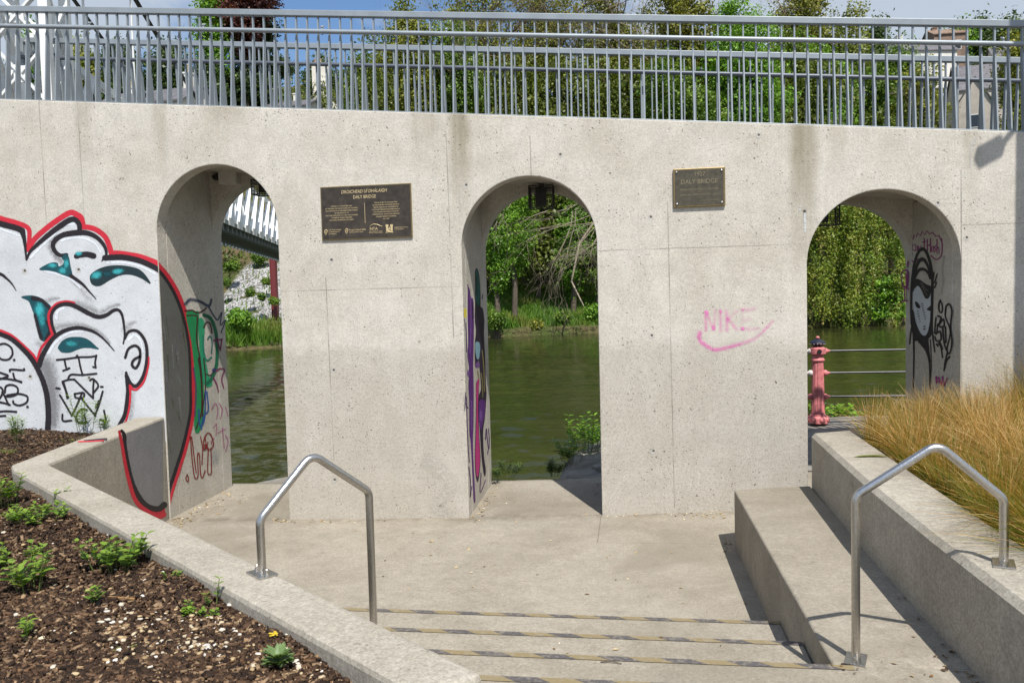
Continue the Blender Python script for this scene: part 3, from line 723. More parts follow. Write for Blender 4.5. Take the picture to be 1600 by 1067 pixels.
g.line([(323, 585), (329, 586), (336, 576)], 2, BRN, 1.5, .2); g.line([(324, 530), (328, 525), (331, 535), (330, 552)], 2, (0.02, 0.14, 0.12), 2, .3)
g.line([(289, 475), (297, 468), (312, 471), (326, 478), (330, 468)], 5, SLT, 4, .7, .7); g.line([(326, 480), (333, 492), (340, 500), (346, 488), (344, 508), (352, 500), (345, 520)], 2.2, SLT, 2, .5, .8)
g.line([(310, 640), (312, 665), (319, 655), (321, 610)], 2.4, BLU, 2, .3); g.line([(314, 670), (318, 650), (325, 640), (323, 612)], 2.4, BLU, 2, .3); g.line([(302, 575), (306, 610), (304, 650)], 2, (0.12, 0.06, 0.16), 2, .4)
g.blob((334, 578), 5, 5, (0.03, 0.04, 0.16), .9)
for L in ([(337, 580), (343, 576), (350, 578), (346, 592), (349, 606)], [(333, 590), (338, 600), (341, 612)], [(334, 532), (347, 530)], [(338, 528), (343, 545)], [(346, 530), (344, 548)]): g.line(L, 2.5, (0.20, 0.02, 0.10), 2, .4, .8)
for L in ([(330, 640), (336, 630), (340, 640), (338, 655)], [(342, 630), (347, 640), (344, 654)], [(333, 668), (338, 662), (337, 680)], [(340, 676), (352, 670)], [(347, 668), (350, 700)], [(352, 680), (356, 690), (352, 705)], [(329, 690), (334, 684)], [(352, 636), (356, 650)]): g.line(L, 1.8, MAG, 1.5, .5, .6)
RB = (0.22, 0.025, 0.02)
g.line([(297, 683), (300, 720), (304, 746), (309, 742), (308, 712), (311, 710), (313, 740), (316, 746), (320, 735)], 1.6, RB, 1.6, .2); g.line([(296, 684), (299, 684), (303, 715), (306, 738)], 1.6, RB, 1.6, .2); g.line([(313, 682), (316, 700), (315, 725)], 1.6, RB, 1.6, .2); g.line([(320, 681), (322, 700)], 1.4, RB, 1.4, .2)
g.line([(318, 702), (318, 688), (323, 677), (329, 679), (333, 694), (328, 702), (322, 700), (318, 703)], 1.8, RB, 1.8, .2); g.line([(325, 700), (324, 735), (327, 741), (330, 735), (329, 700)], 1.6, RB, 1.6, .2); g.fill([(319, 694), (324, 693), (324, 699), (320, 703)], RB, .5, .8, False)
g.line([(292, 741), (294, 746), (293, 752), (290, 747), (292, 741)], 1.6, RB, 1.6, .2); g.blob((324, 691), 1.8, 2.5, RB, 1); g.blob((330, 692), 1.5, 2.5, RB, 1)
g.blob((335, 715), 12, 22, (0.20, 0.25, 0.32), .35); g.line([(284, 722), (280, 745), (275, 768)], 2, (0.30, 0.08, 0.08), 1, .6, .4)
g.build('graffiti_tags', wall, 'green, blue and red tags on the jamb of the first arch')

# ---- the same mural on the inner face of the angled low wall
g = Paint((IN0[0], IN0[1], 0), (-legn[0], -legn[1], 0))
g.fill([(195, 678), (198, 710), (205, 745), (214, 770), (226, 786), (246, 792), (254, 788), (253, 656), (225, 668)], (0.26, 0.255, 0.265), 1.5, .85, False)
g.fill([(226, 794), (240, 797), (252, 796), (257, 790), (257.5, 808), (250, 806)], RED, .8, 1, False)
g.line([(190, 673), (194, 680), (195, 698), (200, 728), (207.5, 757), (219, 779), (231, 791), (247, 795), (257, 788)], 5, BLK, 9, .15)
g.line([(186, 674), (190, 692), (195, 722), (202, 753), (212, 782), (229, 798), (248, 806), (256, 803)], 4, RED, 8, .2)
g.build('graffiti_outline', lw)
g = Paint((0, 0, 1.112), (0, 0, 1))
e0 = IN0+(LEG1-IN0)*0.40; 
def tq(a, b): q = e0+legd*a+legn*b; P_ = (np.array([q[0], q[1], 1.112])-EYE); z_ = P_@_F; return (800+FPX*(P_@_R)/z_, 533.5+FPX*(P_@_D)/z_)
g.line([tq(0.05, 0.03), tq(0.02, 0.14), tq(0.0, 0.25)], 3, RED, 2, .3); g.line([tq(0.12, 0.03), tq(0.09, 0.14), tq(0.06, 0.22)], 3, BLK, 1.5, .3)
g.build('graffiti_drip', lw)

# ---- middle arch jamb: purple and pink
XJ2 = ARCH[1][0]-ARCH[1][1]
g = Paint((XJ2, 0, 0), (1, 0, 0))
PUR = (0.10, 0.022, 0.17); PUR2 = (0.20, 0.08, 0.32); DPU = (0.022, 0.010, 0.030); PNK = (0.48, 0.035, 0.19)
def jq(u, v): return (720+u*60/320, 420+v*200/1067)
def jr(u, v): return (720+u*60/320, 600+v*200/1067)
g.fill([jq(62, 170), jq(75, 200), jq(80, 330), jq(88, 250), jq(102, 270), jq(106, 420), jq(104, 620), jq(100, 800), jq(104, 1000), jr(104, 120), jr(102, 330), jr(98, 520), jr(110, 800), jr(118, 960), jr(108, 960), jr(96, 700), jr(84, 480), jr(74, 400), jr(72, 150), jq(66, 980), jq(70, 830), jq(58, 720), jq(64, 600), jq(60, 420)], PUR, 1.0, .97)
g.line([jq(78, 230), jq(84, 420), jq(80, 600), jq(78, 700)], 3, PUR2, 2.5, .5, .7); g.line([jr(88, 140), jr(90, 280), jr(88, 380)], 3, PUR2, 2, .5, .7); g.blob(jq(62, 870), 3.2, 8, PUR2, .9); g.line([jq(98, 280), jq(98, 420)], 1.2, DPU, 1, .3)
g.fill([jq(120, 30), jq(134, 0), jq(150, 60), jq(160, 190), jq(162, 310), jq(180, 335), jq(192, 420), jq(190, 560), jq(200, 760), jq(206, 960), jr(210, 100), jr(196, 290), jr(182, 400), jr(190, 600), jr(205, 720), jr(196, 760), jr(176, 620), jr(160, 380), jr(150, 120), jq(170, 1000), jq(160, 850), jq(150, 760), jq(124, 820), jq(118, 640), jq(128, 520), jq(118, 400), jq(124, 180)], DPU, 1.0, .97)
g.fill([jq(124, 40), jq(136, 10), jq(150, 80), jq(158, 200), jq(152, 300), jq(136, 290), jq(122, 240)], (0.012, 0.11, 0.10), 1.2, .9); g.line([jq(126, 60), jq(132, 140), jq(128, 220)], 2, (0.02, 0.05, 0.05), 1.5, .5)
g.fill([jq(122, 620), jq(150, 615), jq(158, 660), jq(150, 740), jq(138, 750), jq(124, 700)], (0.22, 0.38, 0.46), 1.0, .9); g.blob(jq(138, 800), 5, 8, PUR2, .9)
g.fill([jr(150, 150), jr(196, 140), jr(200, 240), jr(180, 330), jr(168, 380), jr(152, 300)], PUR, 1.0, .9); g.blob(jr(165, 260), 5, 18, PUR2, .8)
for a, b, c in ((jq(140, 850), jq(150, 940), jr(130, 60)), (jq(168, 870), jq(180, 960), jr(182, 110)), (jq(178, 680), jq(190, 820), jr(196, 60))): g.line([a, b, c], 1.6, (0.22, 0.19, 0.06), 1.2, .3)
g.fill([jr(128, 0), jr(146, 0), jr(144, 200), jr(150, 420), jr(160, 620), jr(150, 760), jr(138, 810), jr(124, 750), jr(118, 600), jr(124, 400), jr(128, 200)], DPU, 1.0, .95)
g.fill([jq(130, 970), jq(150, 920), jr(144, 60), jr(140, 220), jr(147, 430), jr(156, 620), jr(147, 730), jr(138, 770), jr(128, 730), jr(122, 600), jr(128, 420), jr(131, 200)], PNK, .8, 1.0)
for L in ([jq(60, 160), jq(58, 130)], [jq(176, 250), jq(182, 215)], [jr(40, 70), jr(36, 160), jr(60, 200)], [jr(45, 110), jr(52, 330), jr(60, 520), jr(70, 650)], [jr(66, 690), jr(80, 820), jr(78, 940), jr(90, 850)], [jr(205, 460), jr(212, 370), jr(222, 480), jr(232, 540), jr(236, 450), jr(228, 370)], [jr(222, 580), jr(228, 540)], [jr(168, 740), jr(160, 900), jr(205, 800)], [jq(48, 690), jq(42, 450)]):
    g.line(L, 1.5, (0.09, 0.03, 0.14), 1.2, .3, .9)
g.build('graffiti_mural', wall, 'purple and pink figure on the jamb of the middle arch')

# ---- right arch jamb: hooded face
XJ3 = ARCH[2][0]+ARCH[2][1]
g = Paint((XJ3, 0, 0), (-1.55, -0.06, 0), clip=lambda p: np.array([p[0], max(p[1], 0.012), p[2]]))
def hq(u, v): return (1400+u*110/451, 350+v*260/1067)
VIO = (0.30, 0.03, 0.20)
g.line([hq(90, 110), hq(98, 85), hq(108, 100), hq(118, 70), hq(130, 85), hq(140, 60), hq(155, 75), hq(170, 50), hq(185, 70), hq(200, 45), hq(215, 65), hq(235, 55), hq(255, 80), hq(275, 75), hq(292, 110)], 2.0, VIO, 2, .4, .85, False)
g.line([hq(90, 110), hq(86, 170), hq(92, 215), hq(115, 245), hq(140, 225)], 2, VIO, 2, .4, .85); g.line([hq(292, 95), hq(297, 150), hq(290, 205), hq(260, 228), hq(225, 205)], 2, VIO, 2, .4, .85)
for L in ([(122, 135), (108, 130), (105, 165), (122, 172)], [(128, 140), (128, 172), (138, 172), (140, 142)], [(145, 145), (148, 175), (152, 155), (158, 174), (160, 142)], [(164, 158), (172, 150), (165, 172), (174, 170)], [(182, 95), (182, 165)], [(172, 118), (192, 112)],
          [(202, 100), (202, 180)], [(202, 140), (220, 135)], [(222, 95), (222, 180)], [(240, 145), (229, 150), (230, 178), (241, 178), (242, 145)], [(256, 140), (247, 150), (256, 165), (247, 182)], [(264, 100), (264, 188)], [(264, 150), (276, 155), (277, 190)]):
    g.line([hq(*q) for q in L], 2.0, VIO, 1.6, .4, .85, False)
g.fill([hq(112, 420), hq(128, 395), hq(150, 405), hq(180, 470), hq(205, 478), hq(226, 430), hq(228, 520), hq(220, 620), hq(205, 690), hq(185, 715), hq(160, 700), hq(130, 630), hq(114, 540)], (0.60, 0.64, 0.69), 1.0, .97)
g.line([hq(100, 640), hq(98, 480), hq(106, 340), hq(125, 230), hq(150, 175), hq(175, 160), hq(200, 190), hq(222, 260), hq(234, 360), hq(232, 500), hq(228, 640)], 3, BLK, 4, .15, wm=4.5)
g.line([hq(118, 380), hq(128, 290), hq(152, 235), hq(180, 230), hq(205, 270), hq(222, 330)], 3, BLK, 2, .15, wm=6); g.line([hq(108, 430), hq(120, 350), hq(145, 300), hq(175, 290), hq(205, 310), hq(220, 350)], 3, BLK, 3, .15, wm=5)
g.fill([hq(130, 355), hq(155, 360), hq(190, 385), hq(228, 405), hq(224, 440), hq(208, 475), hq(188, 470), hq(165, 420), hq(140, 395), hq(112, 420), hq(118, 380)], BLK, .8, .97); g.line([hq(160, 375), hq(185, 410), hq(205, 430)], 1.2, (0.28, 0.26, 0.24), 1, .3, .8); g.line([hq(170, 400), hq(188, 440), hq(200, 455)], 1.0, (0.28, 0.26, 0.24), 1, .3, .8)
g.fill([hq(124, 500), hq(140, 505), hq(156, 530), hq(150, 540), hq(132, 530)], BLK, .6); g.fill([hq(226, 525), hq(212, 535), hq(200, 548), hq(226, 555)], BLK, .6)
for k in range(8):
    g.line([hq(164+k*3.5, 512+k*14), hq(174+k*2.8, 510+k*14)], 1.3, BLK, 1.0, .3, .9)
for k in range(5): g.line([hq(138+k*4, 560+k*17), hq(146+k*3, 556+k*17)], 1.1, BLK, 1.0, .3, .9)
g.line([hq(180, 660), hq(187, 655)], 1.6, BLK, 1.6); g.line([hq(180, 675), hq(188, 672)], 1.8, BLK, 1.8)
g.fill([hq(100, 560), hq(114, 560), hq(128, 630), hq(158, 700), hq(186, 718), hq(206, 695), hq(220, 630), hq(232, 560), hq(236, 660), hq(222, 720), hq(208, 745), hq(222, 880), hq(214, 850), hq(190, 790), hq(150, 750), hq(122, 745), hq(108, 700), hq(100, 640)], BLK, .8, .96)
g.line([hq(114, 700), hq(116, 850), hq(112, 1060)], 3.2, BLK, 1.8, .15); g.line([hq(150, 750), hq(195, 810), hq(216, 890), hq(220, 1060)], 4, BLK, 2, .15); g.line([hq(222, 740), hq(228, 900), hq(222, 1050)], 1.5, BLK, 1.2); g.line([hq(104, 650), hq(94, 710), hq(88, 768)], 2.5, BLK, 2, .15); g.line([hq(230, 660), hq(240, 740), hq(250, 820)], 3, BLK, 2, .15)
for L in ([(240, 350), (246, 310)], [(250, 375), (266, 320)], [(250, 408), (262, 375)]): g.line([hq(*q) for q in L], 2.5, BLK, 1.8, .2)
for L in ([(285, 490), (276, 520), (280, 560), (296, 565), (298, 520), (285, 490)], [(270, 590), (290, 600), (280, 640), (305, 610), (310, 650), (285, 660), (270, 640), (262, 700), (250, 690), (258, 600)], [(262, 700), (285, 690), (290, 740), (262, 750), (250, 720)], [(318, 560), (325, 525), (345, 515), (360, 560), (352, 650), (360, 760), (345, 830), (328, 800), (350, 690), (320, 600), (318, 560)], [(300, 660), (310, 760), (325, 810)], [(318, 660), (322, 760)], [(275, 765), (290, 790), (300, 855)], [(283, 760), (300, 800)], [(330, 830), (318, 880), (310, 940)], [(345, 850), (325, 880), (312, 930)], [(262, 770), (272, 785)]):
    g.line([hq(*q) for q in L], 2.8, BLK, 2.2, .2)
for L in ([(40, 310), (60, 295), (78, 310), (74, 390), (58, 410), (42, 380), (40, 310)], [(55, 400), (82, 420)], [(58, 420), (58, 490)], [(38, 495), (76, 492)], [(55, 600), (52, 625)], [(66, 320), (68, 400)], [(80, 240), (74, 275)]): g.line([hq(*q) for q in L], 2.2, VIO, 2, .4, .9)
for L in ([(260, 980), (262, 1020)], [(275, 985), (290, 1030)], [(300, 980), (305, 1040), (330, 990)], [(265, 1010), (320, 1020)]): g.line([hq(*q) for q in L], 3, VIO, 2.5, .4, .9)
g.line([hq(312, 210), hq(300, 290), hq(305, 360), hq(292, 450)], 4, (0.42, 0.41, 0.39), 3, .9, .45)
g.build('graffiti_figure', wall, 'black outlined hooded face on the jamb of the right arch')

# ---- pink chalk lettering and tick between the middle and right arches
g = Paint((0, 0, 0), (0, -1, 0))
def cq(u, v): return (1070+u*150/1600, 460+v*100/1067)
CK = (0.84, 0.23, 0.55)
for L, w, a in (([(345, 290), (350, 420), (350, 600)], 4.6, .62), ([(370, 310), (420, 450), (478, 580)], 4, .5), ([(508, 260), (500, 400), (480, 590)], 4, .45), ([(592, 270), (594, 420), (600, 610)], 4.8, .55), ([(690, 280), (700, 420), (698, 600)], 5.5, .55), ([(870, 280), (790, 350), (710, 410)], 5, .4), ([(720, 410), (790, 490), (865, 580)], 5, .55),
                ([(950, 260), (1060, 260), (1160, 240)], 6, .45), ([(950, 430), (1030, 425), (1100, 410)], 6, .32), ([(950, 570), (1080, 580), (1210, 570)], 6, .42), ([(960, 270), (965, 420), (950, 560)], 5, .22)):
    g.line([cq(*q) for q in L], w*1.25, CK, w*1.2, .95, a*.70)
g.blob(cq(365, 305), 4.5, 4.5, CK, .8); g.blob(cq(480, 560), 5, 7, CK, .7); g.blob(cq(960, 575), 5, 4, CK, .8); g.blob(cq(595, 285), 3.5, 4.5, CK, .6); g.blob(cq(960, 260), 5, 4, CK, .4)
g.line([cq(245, 640), cq(230, 720), cq(280, 800), cq(380, 870), cq(500, 920), cq(640, 905), cq(800, 855), cq(950, 815), cq(1150, 745), cq(1320, 600), cq(1460, 450)], 9, CK, 5, .95, .40)
g.line([cq(255, 650), cq(240, 730), cq(300, 815), cq(400, 880), cq(510, 925), cq(680, 890), cq(930, 830)], 6, CK, 3, .95, .5)
g.build('chalk_lettering', wall, 'pink chalk letters with a tick below')
# ---- tie holes, white drips and a yellow sticker
g = Paint((0, 0, 0), (0, -1, 0))
for c in ((728, 290), (875, 242.5), (517.5, 407), (521, 579), (522.5, 750), (1020.5, 705), (1018, 525), (1016.5, 340), (1465, 318), (38.5, 424), (122.5, 422), (47, 589), (139, 591), (1510, 372), (1185, 212)):
    g.blob(c, 6.5, 6.5, (0.66, 0.64, 0.60), .8); g.blob((c[0]+.5, c[1]-1), 3.0, 3.0, (0.10, 0.085, 0.07), .95)
g.line([(1257.5, 334), (1258, 362)], 4.5, (0.62, 0.64, 0.64), 3, .6, .8); g.blob((1257, 330), 4, 4, BLK, .8); g.blob((1250, 326), 3, 7, (0.62, 0.64, 0.64), .6)
for L in ([(1519, 222), (1516, 245), (1517, 262)], [(1523, 216), (1521, 232)]): g.line(L, 4, (0.66, 0.65, 0.62), 3, .8, .5)
g.fill([(725, 482), (729.0, 482), (729.2, 496), (725.4, 496)], (0.36, 0.30, 0.03), .4, 1, False)
g.line([(670, 720), (690, 735), (706, 760), (680, 790), (700, 803)], 26, (0.60, 0.565, 0.50), 18, .5, .5)
g.line([(1150, 795), (1180, 785), (1215, 792), (1240, 780)], 12, (0.60, 0.57, 0.51), 8, .7, .45)
g.build('tie_holes', wall)
# ------------------------------------------------------------------ railings on the ramp
SL = -0.0875
def fin_mesh(flip):
    """one baluster: a flat steel fin, deep at the foot and narrow at the top, leaning inwards"""
    mb = MB(); t = 0.0075; s = -1 if flip else 1
    prof = [(0.018, 0.0), (0.108, 0.0), (0.142, 0.70), (0.142, 1.065), (0.108, 1.065), (0.108, 0.83), (0.092, 0.80), (0.090, 0.73)]
    n = len(prof); vs = [(-t, s*y, z) for y, z in prof]+[(t, s*y, z) for y, z in prof]
    a = tuple(range(n)); b = tuple(range(n, 2*n))
    mb.add(vs, [a if not flip else tuple(reversed(a)), tuple(reversed(b)) if not flip else b]+[((i, n+i, n+(i+1) % n, (i+1) % n) if not flip else ((i+1) % n, n+(i+1) % n, n+i, i)) for i in range(n)])
    me = bpy.data.meshes.new('baluster'); me.from_pydata(mb.v, [], mb.f); me.update()
    bm_ = bmesh.new(); bm_.from_mesh(me); bmesh.ops.recalc_face_normals(bm_, faces=bm_.faces); bm_.to_mesh(me); bm_.free()
    me.materials.append(M_GALV); return me
def railing(x0, x1, yb, flip, label, tubemat, name='metal_railing'):
    s = -1 if flip else 1
    root = empty(name, (x0, yb, ztop(x0))); tag(root, label, 'railing')
    def rel(x, y, z): return (x-x0, y*s, z-ztop(x0))
    me = fin_mesh(flip); n = int((x1-x0)/0.1307)
    for i in range(n+1):
        x = x0+i*0.1307
        o = bpy.data.objects.new('baluster', me); COL.objects.link(o); o.parent = root; o.location = rel(x, 0, ztop(x)+0.012)
    def along(y, z, w, h, nm, mat):
        mb = MB(); a = rel(x0-0.06, y, ztop(x0-0.06)+z); b = rel(x1+0.06, y, ztop(x1+0.06)+z)
        mb.bar(a, b, w, h); o = mb.build(nm, mat, root); bevel(o, 0.005, 2); return o
    along(0.125, 1.100, 0.075, 0.066, 'top_rail', M_GALV)
    along(0.065, 0.006, 0.105, 0.012, 'base_plate', M_GALV)
    mb = MB(); yz = (0.065, 0.885) if not flip else (0.17, 0.86)
    mb.tube([rel(x0-0.05, yz[0], ztop(x0-0.05)+yz[1]), rel(x1+0.05, yz[0], ztop(x1+0.05)+yz[1])], 0.0255, 14)
    smooth(mb.build('handrail_tube', tubemat, root))
    xb = -6.293
    while xb-1.4365 > x0: xb -= 1.4365
    while xb < x1:
        mb = MB(); z = ztop(xb)
        yq = 0.065 if not flip else 0.17
        mb.tube([rel(xb, yq, z+yz[1]-0.034), rel(xb, yq, z+yz[1]+0.03)], 0.013, 8); mb.tube([rel(xb, yq, z+yz[1]+0.025), rel(xb+0.008, yq+0.01*s, z+yz[1]+0.055), rel(xb, 0.12, z+yz[1]+0.075)], 0.010, 8)
        mb.ball(rel(xb, yq, z+yz[1]+0.05), 0.016, 8, 5)
        smooth(mb.build('rail_bracket', tubemat, root)); xb += 1.4365
    return root
railing(-8.06, 4.60, 0.0, False, 'galvanised railing of flat leaning bars along the near edge of the wall top', M_GALV)
far = railing(-8.20, 4.62, T2-0.02, True, 'second galvanised railing behind the first, with a dark handrail tube', M_DARKRAIL)
mb = MB(); mb.box(-0.10, 0.0, -0.17, -0.03, 0.0, 1.13); bevel(mb.build('end_post', M_GALV, far), 0.006)
# a taller post stands on the far side of the ramp
mb = MB(); p = at(994, 130, 1.0); q = on_y(994, 187, T2-0.03); z0 = ztop(q[0])-0.03; mb.box(q[0]-0.02, q[0]+0.02, -0.06, -0.02, 0, 0.93)
o = mb.build('support_post', M_GALV, far); o.location = Vector((q[0], T2-0.02, z0))-Vector(far.location)

# ------------------------------------------------------------------ stainless handrails on the stairs
def fillet(pts, r=0.07, n=7):
    P = [Vector(p) for p in pts]; out = [P[0]]
    for i in range(1, len(P)-1):
        a = (P[i-1]-P[i]).normalized(); b = (P[i+1]-P[i]).normalized(); ang = a.angle(b)
        d = r/math.tan(ang/2); c = P[i]+(a+b).normalized()*(r/math.sin(ang/2)); s0 = P[i]+a*d-c; s1 = P[i]+b*d-c
        for k in range(n+1):
            out.append(c+s0.normalized().slerp(s1.normalized(), k/n)*r)
    out.append(P[-1]); return out
def handrail(pts, feet_dir, label, plates):
    base = Vector(pts[0]); root = empty('stair_handrail', base); tag(root, label, 'handrail')
    mb = MB(); mb.tube([Vector(p)-base for p in fillet(pts)], 0.0215, 18)
    smooth(mb.build('bent_tube', M_STEEL, root))
    for P in plates:
        c = Vector(P)-base; u = Vector((feet_dir[0], feet_dir[1], 0)).normalized(); v = Vector((-u.y, u.x, 0))
        mb = MB(); vs = []
        for z in (0.001, 0.010):
            for a, b in ((-.075, -.05), (.075, -.05), (.075, .05), (-.075, .05)): q = c+u*a+v*b; vs.append((q.x, q.y, c.z+z))
        mb.add(vs, [(3, 2, 1, 0), (4, 5, 6, 7), (0, 1, 5, 4), (1, 2, 6, 5), (2, 3, 7, 6), (3, 0, 4, 7)])
        pl = mb.build('foot_plate', M_STEEL, root); bevel(pl, 0.002, 2)
        for sgn in (-1, 1):
            q = c+u*(0.052*sgn); mb = MB()
            mb.tube([(q.x, q.y, c.z+0.010), (q.x, q.y, c.z+0.022)], 0.013, 6); mb.tube([(q.x, q.y, c.z+0.020), (q.x, q.y, c.z+0.034)], 0.0065, 8); mb.ball((q.x, q.y, c.z+0.034), 0.0075, 8, 5)
            smooth(mb.build('bolt', M_STEEL, pl), 30)
zw, zt = 1.10, 0.541
handrail([(1.110, -4.684, zt), (1.110, -4.684, 1.395), (1.500, -4.684, 1.660), (1.812, -4.684, 1.385), (1.812, -4.684, 1.056)], (0.35, 1), 'right hand bent stainless handrail bridging from the top bench to the retaining wall', [(1.110, -4.684, zt), (1.812, -4.684, 1.056)])
a = np.array([-1.843, -5.220]); dv = np.array([0.622, 0.784])
def L2(s, z): q = a+dv*s; return (q[0], q[1], z)
handrail([L2(0, 1.10), L2(0, 1.376), L2(0.300, 1.660), L2(0.640, 1.400), L2(0.640, 0.361)], (0.784, -0.622), 'left hand bent stainless handrail bolted to the angled low wall', [L2(0, 1.10), L2(0.640, 0.361)])

# ------------------------------------------------------------------ plaques
def text(name, body, size, loc, mat, parent, align='CENTER', shear=0.0, ext=0.0012, width=1.0):
    cu = bpy.data.curves.new(name, 'FONT'); cu.body = body; cu.size = size; cu.align_x = align; cu.align_y = 'CENTER'; cu.extrude = ext; cu.shear = shear; cu.resolution_u = 3
    cu.space_line = 1.0
    o = bpy.data.objects.new(name, cu); COL.objects.link(o)
    dg = bpy.context.evaluated_depsgraph_get(); me = bpy.data.meshes.new_from_object(o.evaluated_get(dg)); me.name = name
    bpy.data.objects.remove(o); me.materials.clear()
    for v in me.vertices:          # upright on the wall, facing the steps
        v.co = Vector((v.co.x*width, -v.co.z, v.co.y))
    r = link(name, me, mat, parent); r.location = loc
    return r
pc = (-2.949, 0.0, 3.4415); PW, PH = 1.062, 0.602
pl = empty('bronze_plaque', pc); tag(pl, 'wide dark bronze plaque with a two column inscription between the left arches', 'plaque')
mb = MB(); mb.box(-PW/2, PW/2, -0.022, 0.0, -PH/2, PH/2); bevel(mb.build('backing_plate', M_BRASS, pl), 0.004)
mb = MB(); mb.box(-PW/2+0.012, PW/2-0.012, -0.0245, -0.020, -PH/2+0.012, PH/2-0.012); mb.build('face_plate', M_BRONZE, pl)
yF = -0.0252
text('title_lettering', 'DROICHEAD UÍ DHÁLAIGH', 0.053, (-0.015, yF, 0.232), M_GOLD, pl, shear=0.22, ext=0.001, width=0.82)
text('title_lettering', 'DALY BRIDGE', 0.053, (-0.010, yF, 0.170), M_GOLD, pl, ext=0.001, width=0.82)
for i, (s_, w) in enumerate((('OPENED 11TH DECEMBER 2020', .7), ('BY THE LORD MAYOR OF CORK CITY COUNCIL', .9), ('ON COMPLETION OF REHABILITATION WORKS', .8), ('IN THE PRESENCE OF', .45), ('THE CHIEF EXECUTIVE OF CORK CITY COUNCIL', 1), ('FUNDED BY PROJECT IRELAND', .75), ('NATIONAL TRANSPORT AUTHORITY', .55))):
    text('inscription_lettering', s_, 0.0175, (-0.285, yF, 0.077-0.026*i), M_GOLD, pl, ext=0.0008, width=1.0)
for i, s_ in enumerate(('OSCAILTE AN 11Ú NOLLAIG 2020', 'AG ARDMHÉARA CHATHAIR CHORCAÍ', 'TAR ÉIS OIBREACHA ATHCHÓIRITHE', 'I LÁTHAIR PHRÍOMHFHEIDHMEANNACH', 'CHOMHAIRLE CATHRACH CHORCAÍ', 'MAOINITHE AG TIONSCADAL ÉIREANN', 'ÚDARÁS NÁISIÚNTA IOMPAIR', 'A.D. 2020')):
    text('inscription_lettering', s_, 0.0175, (0.235, yF, 0.098-0.026*i), M_GOLD, pl, ext=0.0008, width=1.0)
mb = MB(); mb.box(-0.014, -0.010, yF-0.001, yF+0.001, -0.125, 0.105); mb.build('divider_line', M_GOLD, pl)
def harp(x, z):
    mb = MB(); mb.tube([(x-0.016, yF, z+0.022), (x-0.004, yF, z+0.030), (x+0.012, yF, z+0.024), (x+0.016, yF, z+0.012)], 0.0032, 6)
    mb.tube([(x-0.016, yF, z+0.022), (x-0.018, yF, z), (x-0.006, yF, z-0.030), (x+0.004, yF, z-0.018), (x+0.016, yF, z+0.014)], 0.0034, 6)
    for k in range(3): mb.tube([(x-0.009+k*.007, yF, z+0.022), (x-0.007+k*.005, yF, z-0.012+k*.006)], 0.0012, 4)
    mb.build('harp_emblem', M_GOLD, pl)
harp(-0.477, -0.210); harp(-0.232, -0.207)
for i, s_ in enumerate(('An Roinn Iompair', 'Department of', 'Transport')): text('logo_lettering', s_, 0.019, (-0.432, yF, -0.186-0.022*i), M_GOLD, pl, 'LEFT', ext=.0008)
mb = MB(); mb.box(-0.443, -0.441, yF-.001, yF+.001, -0.245, -0.175); mb.build('divider_line', M_GOLD, pl)
text('logo_lettering', 'Project Ireland 2040', 0.026, (-0.203, yF, -0.196), M_GOLD, pl, 'LEFT', ext=.001, width=.9); text('logo_lettering', 'Building Ireland’s Future', 0.017, (-0.203, yF, -0.220), M_GOLD, pl, 'LEFT', ext=.0008)
text('logo_lettering', 'NTA', 0.046, (0.085, yF, -0.192), M_GOLD, pl, ext=.0016); text('logo_lettering', 'Údarás Náisiúnta Iompair', 0.0150, (0.110, yF, -0.221), M_GOLD, pl, ext=.0008); text('logo_lettering', 'National Transport Authority', 0.0135, (0.110, yF, -0.236), M_GOLD, pl, ext=.0008)
mb = MB(); mb.tube([(0.035, yF, -0.170), (0.055, yF, -0.150), (0.09, yF, -0.139), (0.13, yF, -0.146), (0.185, yF, -0.168)], [0.001, .003, .0045, .004, .001], 6); mb.build('arc_emblem', M_GOLD, pl)
mb = MB()
for sx in (-1, 1):
    mb.box(0.268+sx*0.026-0.012, 0.268+sx*0.026+0.012, yF-.002, yF+.001, -0.225, -0.165); mb.box(0.268+sx*0.026-0.016, 0.268+sx*0.026+0.016, yF-.0025, yF+.001, -0.172, -0.150)
mb.tube([(0.248, yF, -0.215), (0.262, yF, -0.222), (0.278, yF, -0.222), (0.292, yF, -0.212)], 0.005, 6); mb.bar((0.268, yF, -0.216), (0.268, yF, -0.170), 0.004, 0.004); mb.add([(0.252, yF-.001, -0.205), (0.284, yF-.001, -0.205), (0.268, yF-.001, -0.178)], [(0, 1, 2)])
mb.tube([(0.226, yF, -0.240), (0.268, yF, -0.234), (0.310, yF, -0.240)], 0.006, 6); mb.build('crest_emblem', M_GOLD, pl)
text('logo_lettering', 'Comhairle Cathrach Chorcaí', 0.0175, (0.326, yF, -0.186), M_GOLD, pl, 'LEFT', ext=.0008, width=.75); text('logo_lettering', 'Cork City Council', 0.0175, (0.326, yF, -0.206), M_GOLD, pl, 'LEFT', ext=.0008, width=.8)

